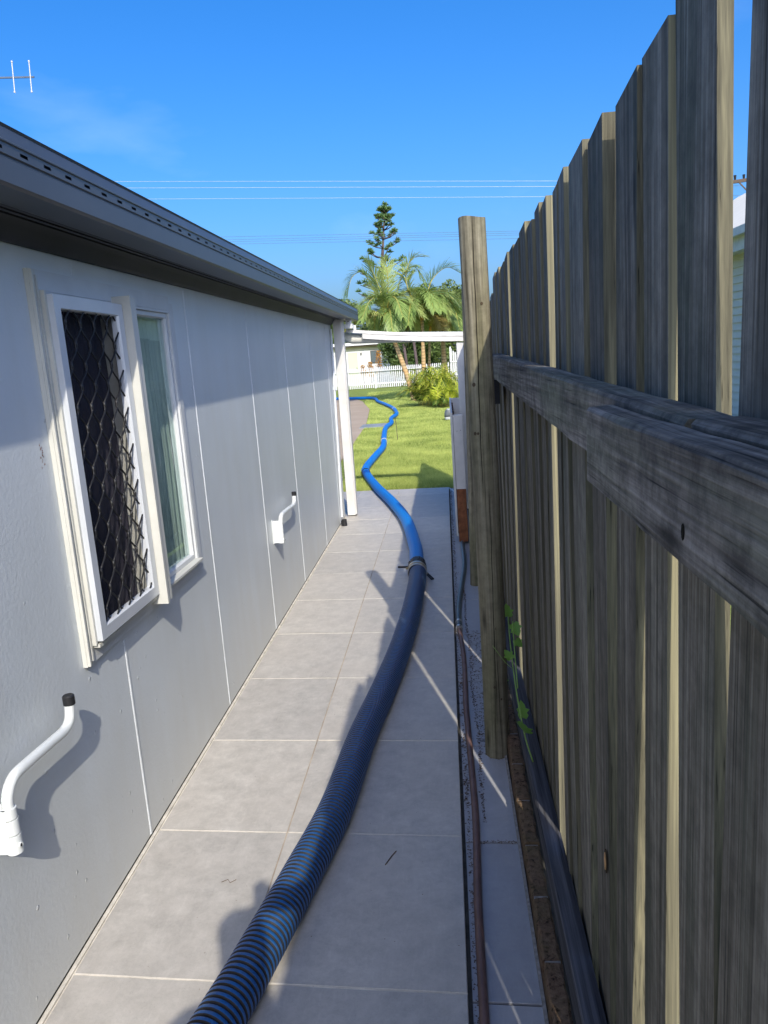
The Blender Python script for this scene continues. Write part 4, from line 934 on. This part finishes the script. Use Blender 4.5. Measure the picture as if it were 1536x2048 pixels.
for c, d, n, s in (((.205, 2.40, .245), (-.25, -.35, .5), (-.6, -.7, .3), .060), ((.200, 2.46, .27), (-.1, .25, .8), (-.75, -.6, .2), .052), ((.19, 2.84, .50), (-.1, .1, .9), (-.5, -.9, .3), .044), ((.2, 2.70, .52), (.25, -.5, -.55), (-.5, -.7, .5), .044), ((.185, 2.66, .40), (-.6, .2, .8), (-.5, -.9, .2), .036), ((.21, 2.72, .45), (.5, -.2, -.6), (-.3, -.8, .5), .032)):
    vs, fs = lobed(c, d, n, s); MB().add(vs, fs).build('leaf', M['vine'], vine, smooth='all')
Q = []
for i in range(40): Q += blade((random.uniform(.17, .20), random.uniform(3.05, 3.5), -.01), (random.gauss(0, .6), random.gauss(0, .6), 1), Vector((0, 1, 0)), random.uniform(.02, .05), .012, 1.2)
cards('weeds', qarr(Q), 4, M['vine'], kind='stuff')

# ---------------------------------------------------------------- grass
N = 230000
u = RNG.random(N); y = 1/(1/8.80-u*(1/8.80-1/36.0)); x = RNG.uniform(-1, 1, N)
x = -.55+x*(.75+.085*(y-8.8)); x = np.clip(x, -6, .32)
y = y-.058*(x+.02)
on = ~((y > 9.3) & (x < np.interp(y, [9.3, 11.5, 14.2, 18, 23.8, 28.7, 32.3], [-1.62, -1.66, -1.75, -1.90, -2.36, -3.1, -4.0])+.01) & (y < 32.4)); on &= ~((x > -1.99) & (x < -1.31) & (y > 17.2) & (y < 18.1))
bare = (np.hypot((x-.0)/.28, (y-12.9)/.5) < 1) & (RNG.random(N) < .7); on &= ~bare
x, y = x[on], y[on]; n = len(x); edge = np.clip((x-.0)/.25, 0, 1)
h = RNG.uniform(.012, .038, n)*(1+1.4*edge); h += (np.sin(x*3+y*.9)*np.sin(y*2.2)*.006); wd = .0022+.00042*(y-8)
a = RNG.uniform(0, 2*PI, n); lean = RNG.uniform(.1, .9, n)*h; b = RNG.uniform(0, 2*PI, n)
base = np.stack([x, y, np.full(n, -.02)], 1); dv = np.stack([np.cos(a)*wd, np.sin(a)*wd, np.zeros(n)], 1); tp = base+np.stack([np.cos(b)*lean, np.sin(b)*lean, h+.012], 1)
cards('grass', np.stack([base-dv, base+dv, tp], 1), 3, M['blade'], kind='stuff')

# ================================================================== FAR FENCES AND HOUSES
ff = empty('picket_fence', (-2.5, 40.8, 0), 'low white picket fence across the far end of the lawn', 'fence')
b = MB(); xx = -9.0
while xx < .25:
    hgt = 1.06+.01*(xx+5)*-.0+.012*math.sin(xx*1.7); b.add([(xx, 40.8, .02), (xx+.056, 40.8, .02), (xx+.056, 40.8, hgt), (xx+.028, 40.8, hgt+.04), (xx, 40.8, hgt), (xx, 40.82, .02), (xx+.056, 40.82, .02), (xx+.056, 40.82, hgt), (xx+.028, 40.82, hgt+.04), (xx, 40.82, hgt)],
        [(0, 1, 2, 3, 4), (5, 6, 7, 8, 9), (0, 1, 6, 5), (1, 2, 7, 6), (2, 3, 8, 7), (3, 4, 9, 8), (4, 0, 5, 9)]); xx += .102
b.build('pickets', M['white'], ff); MB().box(-9, .25, 40.70, 40.798, .875, .905).build('rail', M['white'], ff); MB().box(-9, .25, 40.822, 40.85, .2, .27).build('rail', M['white'], ff)
for xx in (-8.5, -6.1, -3.7, -1.3): MB().box(xx, xx+.09, 40.86, 40.95, -.05, 1.0).build('post', M['white'], ff)
tf = empty('tall_picket_fence', (.9, 39.4, 0), 'taller white picket panel with stepped tops right of the bright cane clump', 'fence')
b = MB()
for i, (xx, hg) in enumerate([(.335, 1.72), (.44, 1.60), (.535, 1.53), (.63, 1.45), (.73, 1.38), (.83, 1.33), (.93, 1.3), (1.03, 1.28), (1.13, 1.3), (1.23, 1.33), (1.33, 1.38), (1.43, 1.45)]):
    b.add([(xx, 39.4, .02), (xx+.07, 39.4, .02), (xx+.07, 39.4, hg), (xx+.035, 39.4, hg+.06), (xx, 39.4, hg), (xx, 39.42, .02), (xx+.07, 39.42, .02), (xx+.07, 39.42, hg), (xx+.035, 39.42, hg+.06), (xx, 39.42, hg)],
        [(0, 1, 2, 3, 4), (5, 6, 7, 8, 9), (0, 1, 6, 5), (1, 2, 7, 6), (2, 3, 8, 7), (3, 4, 9, 8), (4, 0, 5, 9)])
b.build('pickets', M['white'], tf); MB().box(.3, 1.5, 39.37, 39.398, 1.08, 1.13).box(.3, 1.5, 39.37, 39.398, .42, .48).build('rail', M['white'], tf)
MB().box(.29, .38, 39.43, 39.52, -.05, 1.78).add([(.29, 39.43, 1.78), (.38, 39.43, 1.78), (.38, 39.52, 1.78), (.29, 39.52, 1.78), (.335, 39.475, 1.88)], [(0, 1, 4), (1, 2, 4), (2, 3, 4), (3, 0, 4)]).build('post', M['white'], tf)
# timber trellis post seen just left of the door
fh = empty('far_house', (-6, 50, 0), 'low white house with a pale green door beyond the picket fence', 'house')
MB().box(-11, -3.0, 50, 56, -.05, 2.12).build('wall', M['housewhite'], fh)
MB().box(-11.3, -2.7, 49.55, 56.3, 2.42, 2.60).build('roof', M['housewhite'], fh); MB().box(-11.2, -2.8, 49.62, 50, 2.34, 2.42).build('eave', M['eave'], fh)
MB().box(-11, -3.0, 49.94, 50, 2.12, 2.34).build('frieze', M['cream'], fh)
d = MB().box(-6.12, -5.50, 49.955, 50, .0, 2.0).build('door', M['door'], fh); MB().box(-5.6, -5.56, 49.92, 49.955, .95, 1.05).build('handle', M['eave'], d)
wf = MB().box(-4.66, -3.46, 49.96, 50, 1.24, 2.04).build('window', M['eave'], fh); MB().box(-4.62, -4.07, 49.95, 49.96, 1.28, 2.0).build('pane', M['winglass'], wf)
b = MB(); 
for i in range(9): b.box(-4.03+i*.058, -4.03+i*.058+.045, 49.95-.004*(i % 2), 49.96, 1.28, 2.0)
b.build('blind', M['tublid'], wf)
MB().tube([(-5.25, 49.9, 1.86), (-5.25, 49.9, 1.96)], .04, 8).box(-5.27, -5.23, 49.93, 50, 1.80, 1.92).build('wall_light', M['black'], fh)
tag(MB().box(-6.42, -6.30, 48.6, 48.7, -.05, 2.42).build('verandah_post', M['weather']), 'pale verandah post at the left of the pale green door', 'post')
# neighbour's weatherboard house beyond the paling fence
nh = empty('weatherboard_house', (7, 14, 0), 'cream weatherboard house glimpsed through the gap in the palings', 'house')
b = MB()
for i in range(22):
    z = .0+i*.13; b.add([(5.0, 3, z), (5.0, 22, z), (5.025, 22, z+.13), (5.025, 3, z+.13), (5.06, 3, z), (5.06, 22, z), (5.06, 22, z+.13), (5.06, 3, z+.13)], [(0, 1, 2, 3), (4, 5, 6, 7), (0, 1, 5, 4), (2, 3, 7, 6), (0, 3, 7, 4), (1, 2, 6, 5)])
b.build('cladding', M['weather'], nh); MB().box(5.06, 11, 3.02, 21.98, -.05, 2.86).build('wall', M['weather'], nh)
MB().box(4.55, 4.68, 2.8, 22.2, 2.98, 3.10).build('gutter', M['white'], nh); MB().box(4.68, 4.72, 2.8, 22.2, 2.78, 3.08).box(4.72, 5.06, 2.8, 22.2, 2.80, 2.84).build('fascia', M['white'], nh)
b = MB()
for i in range(97*4):
    ya, yb = 2.8+i*.05, 2.8+(i+1)*.05; za, zb = (.015 if i % 4 in (1, 2) else 0), (.015 if (i+1) % 4 in (1, 2) else 0)
    b.add([(4.62, ya, 3.09+za), (4.62, yb, 3.09+zb), (7.9, yb, 5.0+zb), (7.9, ya, 5.0+za)], [(0, 1, 2, 3)]).add([(7.9, ya, 5.0+za), (7.9, yb, 5.0+zb), (11.2, yb, 3.09+zb), (11.2, ya, 3.09+za)], [(0, 1, 2, 3)])
b.build('roof', M['weather'], nh)
MB().add([(5.0, 2.99, 2.86), (11, 2.99, 2.86), (7.9, 2.99, 4.95), (5.0, 22.01, 2.86), (11, 22.01, 2.86), (7.9, 22.01, 4.95)], [(0, 1, 2), (3, 4, 5)]).build('gable', M['weather'], nh)

# power pole and wires
pp = empty('power_pole', (11.3, 30, 0), 'timber power pole whose crossarm shows in the gap between the nearest palings', 'power pole')
MB().tube([(11.3, 30, -.1), (11.3, 30, 7.4)], [.16, .11], 12).build('pole', M['pole'], pp, smooth='all'); MB().bar((10.45, 29.85, 6.76), (12.2, 29.85, 6.86), .09, .11).build('crossarm', M['pole'], pp)
MB().bar((10.65, 29.8, 6.75), (11.25, 29.8, 6.1), .03, .04).build('brace', M['pole'], pp)
for x in (10.55, 10.85, 11.9): MB().tube([(x, 29.85, 6.82), (x, 29.85, 6.98)], [.035, .05], 8).build('insulator', M['black'], pp)
def wire(pts, y, r, mat, label, grp, cat='power line'):
    (xa, za), (xb, zb) = pts; P = []; s = (zb-za)/(xb-xa)
    for i in range(41):
        x = -32+(10.9+32 if y < 40 else 62)*i/40; t = i/40; P.append((x, y, za+s*(x-xa)-.0*math.sin(PI*t)))
    tag(MB().tube(P, r, 5).build('overhead_wire', mat, smooth='all'), label, cat, grp)
g1 = 'near overhead wires'; g2 = 'far overhead wires'
wire([(-11.902, 8.692), (4.317, 7.345)], 30, .0055, M['wirew'], 'topmost of the three bright overhead wires crossing the sky', g1)
wire([(-11.703, 8.444), (4.312, 7.158)], 30, .006, M['wirew'], 'middle one of the three bright overhead wires crossing the sky', g1)
wire([(-10.882, 8.039), (4.127, 6.883)], 30.3, .0055, M['wirew'], 'lowest of the three bright overhead wires crossing the sky', g1)
for i, (a, b) in enumerate((((-12.259, 8.858), (4.52, 7.844)), ((-12.278, 8.698), (4.381, 7.751)), ((-12.29, 8.59), (4.377, 7.646)), ((-11.439, 8.415), (4.507, 7.452)))):
    wire([a, b], 45, .008, M['wired'], ['highest', 'second highest', 'second lowest', 'lowest'][i]+' of the four thin dark wires behind the conifer', g2)

# ================================================================== THE PHOTOGRAPHER (behind the camera, casts the shadow on the tiles)
person = empty('person', (-.02, -.42, 0), 'standing person holding up a phone, casting the shadow on the foreground tiles', 'person')
def skin(name, pts, edges, mat, root=0, lev=1):
    me = bpy.data.meshes.new(name); o_ = Vector((-.02, -.42, 0)); me.from_pydata([tuple(Vector(p[:3])-o_) for p in pts], edges, []); o = bpy.data.objects.new(name, me); COL.objects.link(o); o.parent = person
    me.materials.append(mat); o.modifiers.new('s', 'SKIN'); o.modifiers.new('d', 'SUBSURF').levels = lev; o.modifiers['d'].render_levels = lev
    if not me.skin_vertices: 
        bpy.context.view_layer.objects.active = o; bpy.ops.mesh.customdata_skin_add()
    for i, p in enumerate(pts): r0 = p[3]; r1 = p[4] if len(p) > 4 else r0; me.skin_vertices[0].data[i].radius = (r0, r1)
    me.skin_vertices[0].data[root].use_root = True
    return o
cx, cy = -.02, -.42
B = [(cx, cy, .95, .15, .11), (cx, cy, 1.12, .14, .10), (cx, cy, 1.30, .16, .11), (cx, cy+.01, 1.40, .10, .08), (cx, cy+.02, 1.46, .055), (cx, cy+.05, 1.52, .065, .07), (cx, cy+.06, 1.60, .075, .085), (cx, cy+.05, 1.67, .05, .06),
     (cx-.17, cy, 1.385, .062), (cx-.20, cy+.08, 1.17, .048), (cx-.12, cy+.27, 1.27, .038), (cx-.075, cy+.36, 1.40, .027), (cx-.055, cy+.375, 1.46, .026, .018),
     (cx+.17, cy, 1.385, .062), (cx+.20, cy+.08, 1.17, .048), (cx+.14, cy+.27, 1.27, .038), (cx+.105, cy+.36, 1.40, .027), (cx+.085, cy+.375, 1.46, .026, .018),
     (cx-.09, cy, .86, .095), (cx-.10, cy+.01, .48, .065), (cx-.11, cy-.02, .10, .045), (cx-.12, cy+.10, .035, .045, .035), (cx+.09, cy, .86, .095), (cx+.10, cy+.01, .48, .065), (cx+.11, cy-.02, .10, .045), (cx+.12, cy+.10, .035, .045, .035)]
E_ = [(0, 1), (1, 2), (2, 3), (3, 4), (4, 5), (5, 6), (6, 7), (3, 8), (8, 9), (9, 10), (10, 11), (11, 12), (3, 13), (13, 14), (14, 15), (15, 16), (16, 17), (0, 18), (18, 19), (19, 20), (20, 21), (0, 22), (22, 23), (23, 24), (24, 25)]
skin('body', B, E_, M['skin'], 0, 2)
skin('shirt', [(cx, cy, .98, .158, .118), (cx, cy, 1.12, .148, .108), (cx, cy, 1.30, .168, .118), (cx, cy+.01, 1.40, .108, .088), (cx-.17, cy, 1.385, .072), (cx-.19, cy+.045, 1.26, .064), (cx+.17, cy, 1.385, .072), (cx+.19, cy+.045, 1.26, .064)], [(0, 1), (1, 2), (2, 3), (3, 4), (4, 5), (3, 6), (6, 7)], M['shirt'])
skin('trousers', [(cx, cy, .95, .157, .117), (cx-.09, cy, .86, .105), (cx-.10, cy+.01, .48, .08), (cx-.11, cy-.015, .12, .065), (cx+.09, cy, .86, .105), (cx+.10, cy+.01, .48, .08), (cx+.11, cy-.015, .12, .065)], [(0, 1), (1, 2), (2, 3), (0, 4), (4, 5), (5, 6)], M['shorts'])
skin('hair', [(cx, cy+.02, 1.58, .075, .07), (cx, cy+.035, 1.66, .078, .082), (cx, cy+.04, 1.69, .055, .06)], [(0, 1), (1, 2)], M['hat'])
for s in (-1, 1):   # fingers close on the phone, thumbs towards its face
    hx = cx+.015+s*.068
    for j in range(4):
        z = 1.452+.018*j; skin('finger', [(hx, cy+.372, z, .008), (hx+s*.004, cy+.395, z+.002, .0075), (hx-s*.012, cy+.408, z+.004, .0065), (hx-s*.026, cy+.409, z+.004, .0055)], [(0, 1), (1, 2), (2, 3)], M['skin'])
    skin('thumb', [(hx, cy+.362, 1.445, .010), (hx-s*.012, cy+.355, 1.468, .009), (hx-s*.026, cy+.366, 1.488, .0075)], [(0, 1), (1, 2)], M['skin'])
tag(MB().box(-.078, .074, -.046, -.038, 1.448, 1.524).build('phone', M['phone'], bevel=.003), 'black phone held sideways in the hands of the person', 'phone')
for im in list(bpy.data.meshes):
    if im.users == 0: bpy.data.meshes.remove(im)
